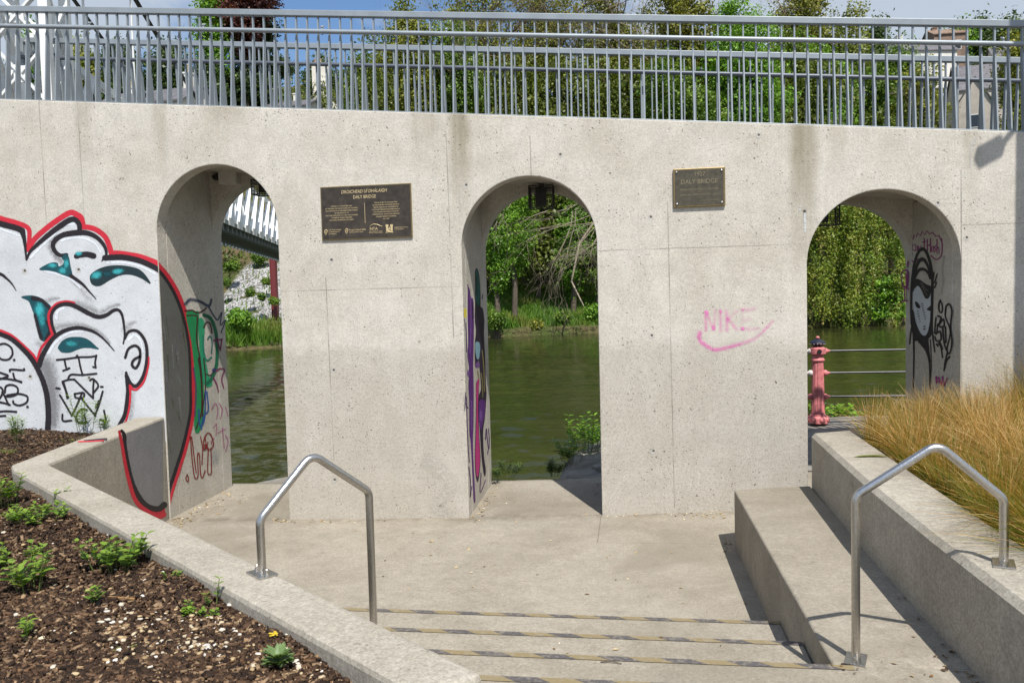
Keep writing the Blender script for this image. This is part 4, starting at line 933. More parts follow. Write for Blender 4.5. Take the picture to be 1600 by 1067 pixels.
pc2 = (0.732, 0.0, 3.555); PW, PH = 0.540, 0.408
p2 = empty('bronze_plaque', pc2); tag(p2, 'small olive bronze plaque dated 1927 with four corner screws', 'plaque')
mb = MB(); mb.box(-PW/2, PW/2, -0.030, 0.0, -PH/2, PH/2); bevel(mb.build('backing_plate', M_BRASS, p2), 0.006)
mb = MB(); mb.box(-PW/2+0.018, PW/2-0.018, -0.0325, -0.028, -PH/2+0.018, PH/2-0.018); mb.build('face_plate', M_BRONZE2, p2)
yF = -0.0332; M_GOLD2 = simple('worn_brass_lettering', (0.25, 0.21, 0.13), 0.45, 0.3)
text('title_lettering', '1927', 0.062, (0.005, yF, 0.138), M_GOLD2, p2, width=.95); text('title_lettering', 'DALY BRIDGE', 0.068, (0.0, yF, 0.060), M_GOLD2, p2, width=.92)
text('inscription_lettering', 'PRESENTED TO THE CITY OF CORK', 0.0285, (0.0, yF, -0.022), M_GOLD2, p2, width=.88); text('inscription_lettering', 'BY', 0.022, (0.0, yF, -0.050), M_GOLD2, p2); text('inscription_lettering', 'JAMES DALY AND SONS LTD CORK', 0.0285, (0.0, yF, -0.078), M_GOLD2, p2, width=.86)
text('inscription_lettering', 'S.W.FARRINGTON CITY ENGINEER', 0.0165, (0.095, yF, -0.142), M_GOLD2, p2, width=.8)
for sx in (-1, 1):
    for sz in (-1, 1):
        mb = MB(); mb.ball((sx*(PW/2-0.036), -0.036, sz*(PH/2-0.036)), 0.013, 10, 6, (1, .7, 1)); smooth(mb.build('screw', M_STEEL, p2))

# ------------------------------------------------------------------ caged lamps and the box under the deck
def cage(i, cx, z0, z1, label, y0=1.02, w=0.29, dep=0.22):
    root = empty('caged_lamp', (cx, y0, z1)); tag(root, label, 'lamp', 'caged lamps under the arches')
    h = z1-z0; mb = MB(); r = 0.0026
    nx = 7; nz = max(4, int(h/0.042))
    for y in (0, dep):
        for k in range(nx+1): x = -w/2+w*k/nx; mb.bar((x, y, 0), (x, y, -h), 2*r, 2*r, (0, 1, 0))
        for k in range(nz+1): z = -h*k/nz; mb.bar((-w/2, y, z), (w/2, y, z), 2*r, 2*r)
    for x in (-w/2, w/2):
        for k in range(6): y = dep*k/5; mb.bar((x, y, 0), (x, y, -h), 2*r, 2*r, (1, 0, 0))
        for k in range(nz+1): z = -h*k/nz; mb.bar((x, 0, z), (x, dep, z), 2*r, 2*r)
    for k in range(nx+1): x = -w/2+w*k/nx; mb.bar((x, 0, -h), (x, dep, -h), 2*r, 2*r)
    for (a, b) in (((-w/2, 0), (w/2, 0)), ((w/2, 0), (w/2, dep)), ((w/2, dep), (-w/2, dep)), ((-w/2, dep), (-w/2, 0))):
        for z in (0, -h): mb.bar((*a, z), (*b, z), 0.012, 0.012)
    for x in (-w/2, w/2):
        for y in (0, dep): mb.bar((x, y, 0), (x, y, -h), 0.012, 0.012, (1, 0, 0))
    mb.build('wire_cage', M_BLACK, root)
    mb = MB(); mb.box(-0.065, 0.060, 0.06, 0.16, -h+0.035, -0.01); mb.box(-0.03, 0.03, 0.09, 0.13, -0.03, 0.05); bevel(mb.build('lamp_body', M_BLACK, root), 0.006)
cage(0, on_y(408, 290, 1.08)[0], on_y(408, 303, 1.08)[2], on_y(408, 280, 1.08)[2], 'black wire caged lamp tucked behind the right edge of the left arch', 1.08, 0.27)
cage(1, -1.075, 3.525, 3.79, 'black wire caged lamp hanging in the crown of the middle arch')
cage(2, 2.235, 3.19, 3.485, 'black wire caged lamp hanging in the shade of the right arch', 1.0, 0.34)
q = on_y(355, 277, 1.16)
jb = empty('junction_box', (q[0], 1.30, q[2])); tag(jb, 'pale grey junction box high inside the left arch', 'box')
mb = MB(); mb.box(-0.125, 0.125, -0.14, 0.0, -0.085, 0.085); bevel(mb.build('box_body', M_BOX, jb), 0.006)
mb = MB(); mb.box(-0.118, 0.118, -0.150, -0.142, -0.078, 0.078); bevel(mb.build('lid', M_BOX, jb), 0.004)
mb = MB(); mb.tube([(-0.13, -0.07, 0.02), (-0.20, -0.07, 0.02)], 0.045, 12); mb.ball((-0.20, -0.07, 0.02), 0.045, 10, 6); smooth(mb.build('camera_head', M_BLACK, jb))

# ------------------------------------------------------------------ street lamp whose shadow falls on the wall's right end
lampb = Vector((4.60, -1.5, 0.3))
lp = empty('street_lamp', lampb); tag(lp, 'tall lamp post beyond the right edge, known by its shadow', 'street lamp')
mb = MB(); mb.tube([(0, 0, 0), (0, 0, 9.0)], [0.105, 0.08], 16); smooth(mb.build('pole', M_GALV, lp))
k = 1.5/0.31
c0 = Vector(on_y(1527, 248))+Vector((0.133*k, -1.5, 0.541*k))-lampb; c1 = Vector(on_y(1566, 227))+Vector((0.133*k, -1.5, 0.541*k))-lampb
c1.y = c0.y = 0
mb = MB(); mb.bar(c0, c1, 0.09, 0.12, (0, 0, 1)); bevel(mb.build('lamp_head', M_GALV, lp), 0.02)
mb = MB(); mb.bar(c1-(c1-c0)*0.05, (0, 0, c1.z+0.30), 0.035, 0.035); mb.build('lamp_arm', M_GALV, lp)

# ------------------------------------------------------------------ riverside railing with the cast iron post
rr = empty('riverside_railing', (2.776, 3.9, 0.419)); tag(rr, 'quay railing of three steel rails on a pink cast iron post', 'railing')
S = 1.335
def flute(prof, c=(0, 0, 0), seg=40, fl=(0, 99)):
    mb = MB(); mb.lathe(prof, c, seg, lambda i, k: (0.93 if (k % 4) == 0 else 1.0) if fl[0] <= i <= fl[1] else 1.0); return mb
mb = flute([(0.155, 0), (0.155, 0.03), (0.150, 0.075), (0.128, 0.095), (0.118, 0.105), (0.118, 0.12), (0.100, 0.13), (0.100, 0.16), (0.097, 0.17), (0.083, 0.925), (0.092, 0.935), (0.100, 0.945), (0.100, 0.96), (0.088, 0.975), (0.080, 1.00), (0.085, 1.03), (0.118, 1.05), (0.118, 1.13), (0.085, 1.15), (0.055, 1.165)], fl=(8, 9))
smooth(mb.build('post', M_PINK, rr), 30); po = rr.children[-1] if rr.children else None
post = [o for o in bpy.data.objects if o.parent == rr][0]
mb = MB()
for k_ in range(8):
    a_ = 2*math.pi*k_/8+0.2; mb.ball((0.135*math.cos(a_), 0.135*math.sin(a_), 0.05), 0.045, 8, 6, (1, 1, 1.1))
smooth(mb.build('foot_lobes', M_PINK, post))
mb = flute([(0.05, 1.16), (0.085, 1.175), (0.118, 1.205), (0.110, 1.225), (0.075, 1.250), (0.035, 1.268), (0.02, 1.275)], seg=32, fl=(1, 3)); smooth(mb.build('cap', M_NAVY, post), 30)
mb = MB()
for k_ in range(14):
    a_ = 2*math.pi*k_/14; mb.ball((0.112*math.cos(a_), 0.112*math.sin(a_), 1.198), 0.008, 6, 4)
mb.build('cap_beads', M_PALE, post)
mb = MB(); mb.ball((0, 0, 1.292), 0.030, 10, 6, (1, 1, .8)); smooth(mb.build('finial', M_PINK, post))
mb = MB(); mb.tube([(0, -0.112, 1.088), (0, -0.128, 1.088)], 0.034, 14); smooth(mb.build('end_boss', M_BLACK, post), 30)
for z in (1.088, 0.755, 0.395):
    for sx in (-1, 1):
        mb = MB(); rk = 0.048; mb.ball((sx*0.105, 0, z), rk, 10, 7); mb.tube([(sx*0.12, 0, z), (sx*0.185, 0, z)], [0.034, 0.014], 10)
        smooth(mb.build('rail_knob', M_PALE if sx < 0 and z > 0.5 else M_PINK, post))
    mb = MB(); mb.tube([(-1.0, 0.0, z), (0.0, 0, z), (6.0, 0.0, z+0.01)], 0.0165, 10)
    smooth(mb.build('rail', simple('rail_steel', (0.07, 0.07, 0.075), 0.38, 0.4), rr))
# ------------------------------------------------------------------ vegetation builders
def unit(v): return v/np.maximum(np.linalg.norm(v, axis=-1, keepdims=True), 1e-9)
def leaf_quads(c, ln, asp=0.55, up=0.35, hang=0.0, outward=None):
    n = len(c); nrm = rng.normal(size=(n, 3)); nrm[:, 2] += up*2
    if outward is not None: nrm += outward*1.2
    nrm = unit(nrm); t = rng.normal(size=(n, 3)); t[:, 2] -= hang*3
    t = unit(t-nrm*np.sum(t*nrm, 1, keepdims=True)); b = np.cross(nrm, t); L = np.asarray(ln).reshape(-1, 1)*0.5*np.ones((n, 1))
    q = np.empty((n, 4, 3)); q[:, 0] = c-t*L; q[:, 1] = c+b*L*asp+nrm*L*0.12; q[:, 2] = c+t*L; q[:, 3] = c-b*L*asp+nrm*L*0.12
    return q
def tint(pal, k, n, jitter=0.18):
    """k in 0..1 picks along the palette"""
    pal = np.array(pal, float); x = np.clip(k, 0, 0.9999)*(len(pal)-1); i = x.astype(int); f = (x-i)[:, None]
    return np.clip((pal[i]*(1-f)+pal[i+1]*f)*(1+rng.normal(size=(n, 1))*jitter), 0.002, 1)
def crown(name, blobs, nclump, clump_r, per, ln, pal, parent=None, shell=0.55, flat=0.75, hang=0.0, asp=0.6, mat=None, kind=None, droop=0.0, flatclump=1.0):
    B = np.array(blobs, float); vol = B[:, 3]*B[:, 4]*B[:, 5]; pick = rng.choice(len(B), nclump, p=vol**0.7/np.sum(vol**0.7))
    d = unit(rng.normal(size=(nclump, 3))); r = shell+(1.06-shell)*rng.random((nclump, 1))**0.6
    cc = B[pick, :3]+d*r*B[pick, 3:6]; ck = rng.random(nclump)
    cr = clump_r*(0.6+0.8*rng.random(nclump))
    idx = np.repeat(np.arange(nclump), per); off = rng.normal(size=(len(idx), 3))*0.5; off[:, 2] *= flat*flatclump
    off[:, 2] -= droop*np.abs(rng.normal(size=len(idx)))
    c = cc[idx]+off*cr[idx][:, None]
    q = leaf_quads(c, ln*(0.65+0.7*rng.random(len(c))), asp, 0.30, hang, d[idx]*0.35+unit(off)*0.85)
    k = np.clip(ck[idx]*0.75+0.25*rng.random(len(idx)), 0, 1)
    col = np.repeat(tint(pal, k, len(idx)), 4, axis=0)
    return fast_mesh(name, q, 4, mat or M_LEAF, parent, col)
def branch_net(start, direction, length, r0, depth, out, spread=0.5, grav=0.0, rnd=None, kids=(3, 5), shrink=0.62):
    rnd = rnd or random; p = Vector(start); d = Vector(direction).normalized(); n = 5; pts = [p.copy()]; rs = [r0]
    for i in range(n):
        d = (d+Vector((rnd.gauss(0, .16), rnd.gauss(0, .16), rnd.gauss(0, .12)-grav)) ).normalized(); p = p+d*length/n; pts.append(p.copy()); rs.append(r0*(1-0.75*(i+1)/n))
    out.append((pts, rs))
    if depth > 0:
        for k in range(rnd.randint(*kids)):
            i = rnd.randint(1, n); dd = (d+Vector((rnd.gauss(0, spread), rnd.gauss(0, spread), rnd.gauss(0, spread*.8)))).normalized()
            branch_net(pts[i], dd, length*(shrink+rnd.random()*.2), max(rs[i]*0.7, 0.006), depth-1, out, spread, grav, rnd, kids, shrink)
    return out
def branches_mesh(name, nets, mat, parent=None, seg=4, loc=None):
    mb = MB()
    for pts, rs in nets: mb.tube(pts, rs, seg, False)
    return mb.build(name, mat, parent)

# ------------------------------------------------------------------ far bank, hill and river
BANK = sorted([tuple(on_z(x, y, -1.0)[:2]) for x, y in ((352, 548), (430, 543.5), (845, 523), (935, 520), (1330, 508.5), (1405, 506))])
def bank_y(x):
    if x < BANK[0][0]: return BANK[0][1]-0.1*(x-BANK[0][0])*-1 if False else BANK[0][1]+0.02*(BANK[0][0]-x)
    if x > BANK[-1][0]: return BANK[-1][1]+0.12*(x-BANK[-1][0])
    return lerp_tab(x, BANK)
PL = [(0, -1.05), (.5, -.7), (4, .1), (8.5, 2.7), (16, 7.2), (92, 43), (140, 50)]
PM = [(0, -1.05), (.6, -.45), (8, 1.5), (14, 2.7), (24, 4.6), (95, 41), (140, 48)]
PR = [(0, -1.05), (.6, -.3), (6, 1.5), (14, 4), (95, 41), (140, 48)]
def hill_z(x, y):
    t = y-bank_y(x)
    if t < 0: return -1.05+max(t*0.35, -1.2)
    wl = min(max((-16-x)/6, 0), 1); wr = min(max((x-6)/8, 0), 1)
    m = lerp_tab(t, PM)*(1-wl-wr)+lerp_tab(t, PL)*wl+lerp_tab(t, PR)*wr
    return m+0.25*math.sin(x*0.7+y*0.31)*min(t/10, 1)
ts = np.concatenate([np.linspace(-6, 0, 4), np.linspace(.3, 26, 60), np.linspace(28, 160, 50), [220, 400, 900]]); gx = np.concatenate([[-900, -300, -150], np.linspace(-90, 90, 180), [150, 300, 900]])
V = []; msk = []; drt = []
for t in ts:
    for x in gx:
        y = bank_y(x)+t; z = hill_z(x, min(y, bank_y(x)+140)); V.append((x, y, z+rng.normal()*0.04*(0 < t < 26)))
        drt.append(max(0, 1-((t-18)/4.5)**2)*(1 if -38 < x < -19 else 0)); msk.append(max(0, 1-((t-9.5)/5.2)**2)*(1 if -34 < x < -19.5 else 0))
nxg = len(gx); F = [(j*nxg+i, j*nxg+i+1, (j+1)*nxg+i+1, (j+1)*nxg+i) for j in range(len(ts)-1) for i in range(nxg-1)]
m, t, b, _ = new_mat('bank_earth'); p = t.pos()
n1 = t.noise(p, 0.35, 5, 0.6); n2 = t.noise(p, 2.2, 4, 0.65); st_ = t.voro(p, 5.5)
c = t.mix(t.ramp(n1, 0.4, 0.6), (0.055, 0.075, 0.020), (0.10, 0.085, 0.04)); c = t.mix(1.0, c, t.lin(n2, .3, .7, .6, 1.35), 'MULTIPLY')
dt0 = t.node('ShaderNodeAttribute'); dt0.attribute_name = 'dirt'
c = t.mix(t.mul(t.ramp(dt0.outputs['Fac'], 0.1, 0.6), t.lin(t.noise(p, 1.6, 5, .7), .35, .6, .35, 1)), c, (0.135, 0.098, 0.062))
at_ = t.node('ShaderNodeAttribute'); at_.attribute_name = 'gravel'
gm = t.mul(t.ramp(at_.outputs['Fac'], 0.05, 0.5), t.ramp(t.noise(p, 0.8, 4, .6), 0.36, 0.46)); cs = t.node('ShaderNodeSeparateColor'); t.l.new(st_['Color'], cs.inputs[0])
gc = t.mix(1.0, (0.42, 0.415, 0.41), t.lin(cs.outputs[0], 0, 1, 0.55, 1.35), 'MULTIPLY'); gc = t.mix(t.ramp(st_['Distance'], 0.05, 0.09, 0, 0) if False else t.ramp(st_['Distance'], 0.45, 0.75, 0, .8), gc, (0.10, 0.095, 0.085))
t.put(b.inputs['Base Color'], t.mix(gm, c, gc)); b.inputs['Roughness'].default_value = 0.9; b.inputs['Specular IOR Level'].default_value = 0.15
t.put(b.inputs['Normal'], t.bump(t.add(n2, t.mul(t.mul(gm, st_['Distance']), -1.5)), 0.8, 0.15))
me = bpy.data.meshes.new('hillside'); me.from_pydata(V, [], F); me.update()
a_ = me.attributes.new('gravel', 'FLOAT', 'POINT'); a_.data.foreach_set('value', np.array(msk, dtype=np.float32))
a_ = me.attributes.new('dirt', 'FLOAT', 'POINT'); a_.data.foreach_set('value', np.array(drt, dtype=np.float32))
tag(link('hillside', me, m), kind='structure')
for p_ in me.polygons: p_.use_smooth = True

m, t, b, _ = new_mat('river_water'); p = t.pos()
murk = t.noise(t.scale(p, (0.15, 0.4, 1)), 1.0, 3)
t.put(b.inputs['Base Color'], t.mix(t.ramp(murk, .3, .7), (0.024, 0.030, 0.009), (0.040, 0.044, 0.013))); b.inputs['Roughness'].default_value = 0.07; b.inputs['IOR'].default_value = 1.33; b.inputs['Specular IOR Level'].default_value = 0.5
t.put(b.inputs['Normal'], t.bump(t.noise(t.scale(p, (1, 2.2, 1)), 5.0, 3, .6), 0.35, 0.02))
wr = np.random.default_rng(3); NW = 70
lam = 0.15*(1.3/0.15)**wr.random(NW); th = np.pi/2+wr.normal(size=NW)*0.62; kx = 2*np.pi/lam*np.cos(th); ky = 2*np.pi/lam*np.sin(th); ph = wr.random(NW)*6.283; am = lam*0.0050
rad = [10.0]
while rad[-1] < 95: rad.append(rad[-1]*1.0058)
rad = np.array(rad); ang = np.radians(np.arange(-46, 40.01, 0.26)); RR, AA = np.meshgrid(rad, ang, indexing='ij')
Xw = RR*np.sin(AA); Yw = -9+RR*np.cos(AA); Zw = np.zeros_like(Xw)
gust = 0.55+0.45*np.sin(Xw*.21+np.sin(Yw*.13)*2.0)*np.sin(Yw*.17+Xw*.05+1.0)
for i in range(NW):
    fade = np.clip(1.6-2.6*(RR*0.0058)/lam[i], 0, 1)
    Zw += am[i]*fade*np.sin(kx[i]*Xw+ky[i]*Yw+ph[i]+0.6*np.sin(0.8*Xw+0.5*Yw+i))
Zw = -1.0+Zw*(0.5+0.9*gust); nr, na = RR.shape
idx_ = np.arange(nr*na).reshape(nr, na); fcs = np.stack([idx_[:-1, :-1], idx_[:-1, 1:], idx_[1:, 1:], idx_[1:, :-1]], -1).reshape(-1, 4)[:, ::-1]
o = indexed_mesh('river', np.stack([Xw, Yw, Zw], -1).reshape(-1, 3), fcs, m); smooth(o, 180); tag(o, kind='structure')
mb = MB(); mb.add([(-900, -0.3, -1.12), (900, -0.3, -1.12), (900, 95, -1.12), (-900, 95, -1.12)], [(0, 1, 2, 3)]); tag(mb.build('river_bed', m), kind='structure')

# near ground sheets
mb = MB(); mb.add([(-60, -60, -0.9), (60, -60, -0.9), (60, -0.31, -0.9), (-60, -0.31, -0.9)], [(0, 1, 2, 3)])
mb.add([(14.0, -40, 0.86), (60, -40, 0.86), (60, -0.1, 0.86), (14.0, -0.1, 0.86)], [(0, 1, 2, 3)]); mb.add([(-60, -40, 0.86), (-13.9, -40, 0.86), (-13.9, -0.1, 0.86), (-60, -0.1, 0.86)], [(0, 1, 2, 3)])
tag(mb.build('ground', simple('dry_ground', (0.10, 0.085, 0.06), 0.95)), kind='structure')
# riverside path beyond the right arch, edged with rough stone
edge = [(-0.80, 1.75), *[tuple(on_z(x_, y_, -.22)[:2]) for x_, y_ in ((880, 738), (893, 722), (912, 710), (938, 700))], (1.2, 4.5), (2.2, 4.45), (9.2, 4.7)]
mb = MB(); nn_ = 44
top = []
for i in range(nn_+1):
    u = i/nn_*(len(edge)-1); k = min(int(u), len(edge)-2); f = u-k; ex = edge[k][0]+(edge[k+1][0]-edge[k][0])*f; ey = edge[k][1]+(edge[k+1][1]-edge[k][1])*f
    top.append((ex, ey))
def path_z(x, y): return lerp_tab(x, [(-0.8, -0.12), (0.4, 0.0), (1.3, 0.22), (2.2, 0.36), (9, 0.44)])+0.02*(y-3.9)
for (x, y) in top:
    z = path_z(x, y); jit = rng.normal()*0.02
    mb.v += [(x, 1.60, min(z, 0.17) if x > 1 else z), (x, (1.6+y)/2, z-0.02), (x, y, z+jit), (x+0.05, y+0.06, z-0.10), (x+0.05, y+0.2, -1.2)]
for i in range(nn_):
    for j in range(4): a = i*5+j; mb.face(a, a+5, a+6, a+1)
tag(mb.build('riverside_path', M_STONE), kind='structure')
def stone(x, y, z, sx, sy, sz, label, rz=0.0):
    bm_ = bmesh.new(); bmesh.ops.create_cube(bm_, size=1.0); bmesh.ops.subdivide_edges(bm_, edges=bm_.edges[:], cuts=3, use_grid_fill=True)
    for v in bm_.verts:
        v.co *= 1+random.gauss(0, 0.035); v.co.x *= 1-0.12*abs(v.co.z); v.co.z += 0.03*random.gauss(0, 1)
    me = bpy.data.meshes.new('quay_stone'); bm_.to_mesh(me); bm_.free()
    o = link('quay_stone', me, M_STONE); o.location = (x, y, z); o.scale = (sx, sy, sz); o.rotation_euler = (random.gauss(0, .05), random.gauss(0, .05), rz); bevel(o, 0.04, 2); smooth(o, 50)
    return tag(o, label, 'stone', 'rough stones of the quay edge')
stone(-0.50, 2.02, -0.30, 0.75, 0.40, 0.42, 'flat grey quay stone just behind the middle arch', 0.3); stone(-0.15, 2.85, -0.20, 0.85, 0.5, 0.42, 'taller grey quay stone with leafy weeds growing behind it', 0.5)
# rounded grey kerb behind the left arch
mb = MB(); mb.tube([(-5.30, 1.86, -0.20), (-4.9, 1.93, -0.16), (-4.3, 1.93, -0.17), (-3.9, 1.88, -0.20)], [0.10, 0.13, 0.13, 0.11], 12)
o = smooth(mb.build('quay_kerb', M_STONE)); tag(o, 'rounded grey kerb stone at the water behind the left arch', 'kerb')

# ------------------------------------------------------------------ trees
G1 = [(0.059, 0.116, 0.018), (0.117, 0.204, 0.028), (0.225, 0.320, 0.041)]
G2 = [(0.097, 0.136, 0.021), (0.203, 0.232, 0.034), (0.353, 0.330, 0.051)]
G3 = [(0.034, 0.066, 0.021), (0.063, 0.106, 0.031), (0.108, 0.151, 0.037)]
GB = [(0.075, 0.165, 0.018), (0.139, 0.290, 0.028), (0.246, 0.416, 0.041)]
OL = [(0.115, 0.130, 0.020), (0.195, 0.210, 0.032), (0.300, 0.285, 0.060)]
CB = [(0.043, 0.016, 0.016), (0.093, 0.031, 0.025), (0.155, 0.056, 0.037)]
IV0 = [(0.070, 0.096, 0.016), (0.178, 0.194, 0.028), (0.295, 0.264, 0.070)]
IV = [(0.075, 0.125, 0.014), (0.165, 0.235, 0.024), (0.275, 0.305, 0.045), (0.34, 0.28, 0.10)]
def tree(px, ty, by, d, hw, pal, label, group=None, name='broadleaf_tree', n=190, per=46, ln=0.30, cr=0.95, shell=0.5, flat=0.8, nb=11, bare=0, tiers=False, hang=0.0, twig_mat=None, droop=0.0):
    s = d/FPX; top = at(px, ty, d); bot = at(px, by, d); R = hw*s; H = top[2]-bot[2]; cx, cy = (top[0]+bot[0])/2, (top[1]+bot[1])/2; cz = (top[2]+bot[2])/2
    gz = hill_z(cx, cy); base = Vector((cx, cy, min(gz, bot[2])-0.3)); root = empty(name, base); tag(root, label, 'tree', group)
    blobs = []
    for i in range(nb):
        u = (i+0.5)/nb; z = (u-0.5)*H*0.82; taper = math.sqrt(max(0.12, 1-(2*u-1.0)**2*0.8)) if not tiers else (1.08-u*0.9)
        a = rng.random()*6.28; rr = R*0.52*taper*rng.random()**0.5
        blobs.append((cx-base.x+rr*math.cos(a), cy-base.y+rr*math.sin(a)*0.8, cz-base.z+z, R*0.55*taper, R*0.55*taper, H*(0.22 if not tiers else 0.07)))
    nets = []; rt = 0.022*max(H, R)+0.08; ht = cz-base.z
    mbt = MB(); tp = [Vector((0, 0, 0)), Vector((0.12, 0.05, ht*0.35)), Vector((-0.1, 0.1, ht*0.75)), Vector((0.05, 0, ht+H*0.25))]; mbt.tube(tp, [rt, rt*.8, rt*.55, rt*.2], 9)
    for b_ in blobs:
        zz = min(max(b_[2]-H*0.2, ht*0.3), ht); mbt.tube([Vector((0, 0, zz)), Vector((b_[0]*.5, b_[1]*.5, (zz+b_[2])/2+.2)), Vector((b_[0], b_[1], b_[2]+b_[5]*.5))], [rt*.35, rt*.22, rt*.06], 6)
    smooth(mbt.build('trunk', M_BARK, root))
    if n: crown('crown', blobs, int(n*1.35), cr*.92*min(d/74, 1.35), int(per*1.25), ln*.86*min(d/74, 1.3), pal, root, shell, flat, hang, droop=droop)
    if bare:
        r_ = random.Random(int(px)); nets = []
        for k in range(bare):
            a = r_.random()*6.28; sp = r_.random(); st0 = Vector((0.25*R*math.cos(a), 0.25*R*math.sin(a), ht-H*0.30+H*0.55*r_.random()))
            branch_net(st0, (math.cos(a)*0.9, math.sin(a)*0.5-0.2, 0.75), (0.30+0.25*sp)*H*0.75, 0.085, 3, nets, 0.55, 0.0, r_, (3, 4))
        branches_mesh('bare_branches', nets, twig_mat or M_TWIG, root, 3)
    return root
GT = 'trees on the far bank'
# seen over the railings, left to right
tree(52, 45, 175, 62, 40, GB, 'bright green tree glimpsed between the white tower bars', GT, n=120)
for i, (px, ty, hw, d, pal, lab) in enumerate(((125, 70, 45, 84, G2, 'yellow green hedge tree left of the thin white hangers'), (195, 74, 48, 84, G3, 'dark hedge tree behind the hangers above the slate roof'), (262, 68, 45, 86, G3, 'dark green tree beside the slate roof chimney'))):
    tree(px, ty, 190, d, hw, pal, lab, GT, n=140, per=44, ln=0.36)
tree(332, -5, 130, 92, 26, GB, 'slim bright green tree left of the copper beech', GT, n=110)
tree(378, -75, 78, 94, 66, CB, 'copper beech with dark red leaves above the railing', GT, 'copper_beech', n=260, per=50, ln=0.36)
tree(408, -12, 185, 98, 74, G3, 'dark spreading conifer behind the copper beech', GT, 'conifer_tree', n=330, per=48, ln=0.34, cr=1.1, tiers=True, nb=9, flat=0.3)
tree(325, 80, 190, 88, 40, G3, 'dark conifer low on the left of the copper beech', GT, 'conifer_tree', n=150, tiers=True, nb=6, flat=.35)
tree(505, 96, 190, 128, 44, G3, 'dark tree behind the white gabled house', GT, n=130, ln=.4)
tree(572, 92, 200, 92, 42, G1, 'mid green tree right of the white gabled house', GT, n=150)
tree(640, 12, 200, 74, 52, G2, 'pale yellow green tree at the left of the bare branches', GT, n=260, per=40, ln=.30, cr=.85, shell=.35)
tree(702, 40, 210, 76, 60, G1, 'leafy green tree under the first bare branches', GT, n=230, per=44, ln=.30, bare=5)
tree(760, -60, 215, 86, 85, G2, 'bare twiggy tree with green undergrowth left of centre', GT, 'twiggy_tree', n=260, per=36, ln=.28, bare=22, shell=.2)
tree(868, -50, 215, 88, 95, OL, 'bare twiggy tree tangled above the middle arch', GT, 'twiggy_tree', n=300, per=38, ln=.28, bare=26, shell=.2)
tree(968, -30, 215, 86, 75, OL, 'twiggy olive tree right of the middle arch', GT, 'twiggy_tree', n=290, per=40, ln=.28, bare=18, shell=.3)
tree(1062, -55, 215, 73, 72, OL, 'olive brown tree reaching out of the picture top', GT, n=330, per=44, ln=.30, cr=.9, bare=4)
tree(1060, 95, 260, 68, 75, G1, 'dark ivy green bush tree below the olive brown one', GT, n=200, per=44, ln=.3)
tree(1155, 12, 235, 70, 80, GB, 'bright green leafy tree above the small plaque', GT, n=360, per=46, ln=.31, cr=.9)
tree(1245, -45, 235, 90, 68, OL, 'tall olive tree with yellowish top left of the sky gap', GT, n=300, per=42, ln=.29, cr=.85, bare=3)
tree(1262, 70, 255, 86, 88, GB, 'broad bright green tree over the right arch', GT, n=380, per=46, ln=.31, cr=.95)
tree(1335, 18, 215, 90, 44, G2, 'loose yellow green tree at the edge of the sky', GT, n=170, per=36, ln=.30, cr=.8, shell=.3)
tree(1392, 78, 235, 86, 58, G1, 'low green tree before the far houses', GT, n=230, per=44, ln=.30, cr=.9)
tree(1448, 96, 235, 72, 44, G2, 'sparse pale blossoming tree beside the far gable', GT, n=140, per=34, ln=.28, cr=.8, shell=.3, bare=2)
tree(1592, 55, 240, 78, 36, G2, 'yellow green tree at the right edge of the picture', GT, n=200, per=42, ln=.3)
for i, (px, ty, hw, pal, lab) in enumerate(((1372, 36, 26, G3, 'far dark hill tree nearest the sky gap'), (1498, 40, 26, GB, 'far bright hill tree above the brick house'), (1540, 33, 30, G3, 'far hill tree with ragged top between the right houses'), (1580, 28, 26, G3, 'far hill tree at the picture edge'))):
    tree(px, ty, 120, 150, hw, pal, lab, 'trees on the hill', n=90, per=40, ln=.5, cr=1.4)
# a belt of woodland right behind, seen as one mass
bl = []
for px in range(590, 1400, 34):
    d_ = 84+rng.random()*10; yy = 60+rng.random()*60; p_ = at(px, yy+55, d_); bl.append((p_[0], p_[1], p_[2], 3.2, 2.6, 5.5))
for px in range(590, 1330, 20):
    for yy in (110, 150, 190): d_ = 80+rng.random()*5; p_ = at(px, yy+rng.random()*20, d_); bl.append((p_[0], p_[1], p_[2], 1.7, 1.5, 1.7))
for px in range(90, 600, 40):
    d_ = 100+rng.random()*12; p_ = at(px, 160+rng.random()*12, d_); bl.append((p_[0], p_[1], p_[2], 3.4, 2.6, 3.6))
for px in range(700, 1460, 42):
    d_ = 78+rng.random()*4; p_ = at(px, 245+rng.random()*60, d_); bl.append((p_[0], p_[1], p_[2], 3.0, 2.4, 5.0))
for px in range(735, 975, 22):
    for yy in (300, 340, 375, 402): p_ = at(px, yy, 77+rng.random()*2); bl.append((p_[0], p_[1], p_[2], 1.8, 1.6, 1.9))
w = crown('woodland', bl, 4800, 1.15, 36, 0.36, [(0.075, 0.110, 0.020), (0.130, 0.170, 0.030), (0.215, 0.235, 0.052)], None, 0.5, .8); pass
bl2 = []
for x in np.arange(-19, 60, 2.4):
    for t_ in (19, 25): y = bank_y(x)+t_+rng.normal(); bl2.append((x+rng.normal()*.6, y, hill_z(x, y)+2.6+rng.random()*1.5, 1.9, 1.6, 2.6))
for x in np.arange(-60, -36, 2.6): y = bank_y(x)+14+rng.normal(); bl2.append((x, y, hill_z(x, y)+2.6, 2.0, 1.7, 2.8))
w2 = crown('riverside_shrubbery', bl2, 1500, 1.0, 34, 0.34, [(0.045, 0.08, 0.015), (0.085, 0.13, 0.025), (0.15, 0.185, 0.04)], None, 0.5, .8); tag(w2, 'continuous green shrubbery along the top of the far bank', 'shrubbery', None, 'stuff')
tag(w, 'green woodland massed behind the nearer trees', 'woodland', None, 'stuff')

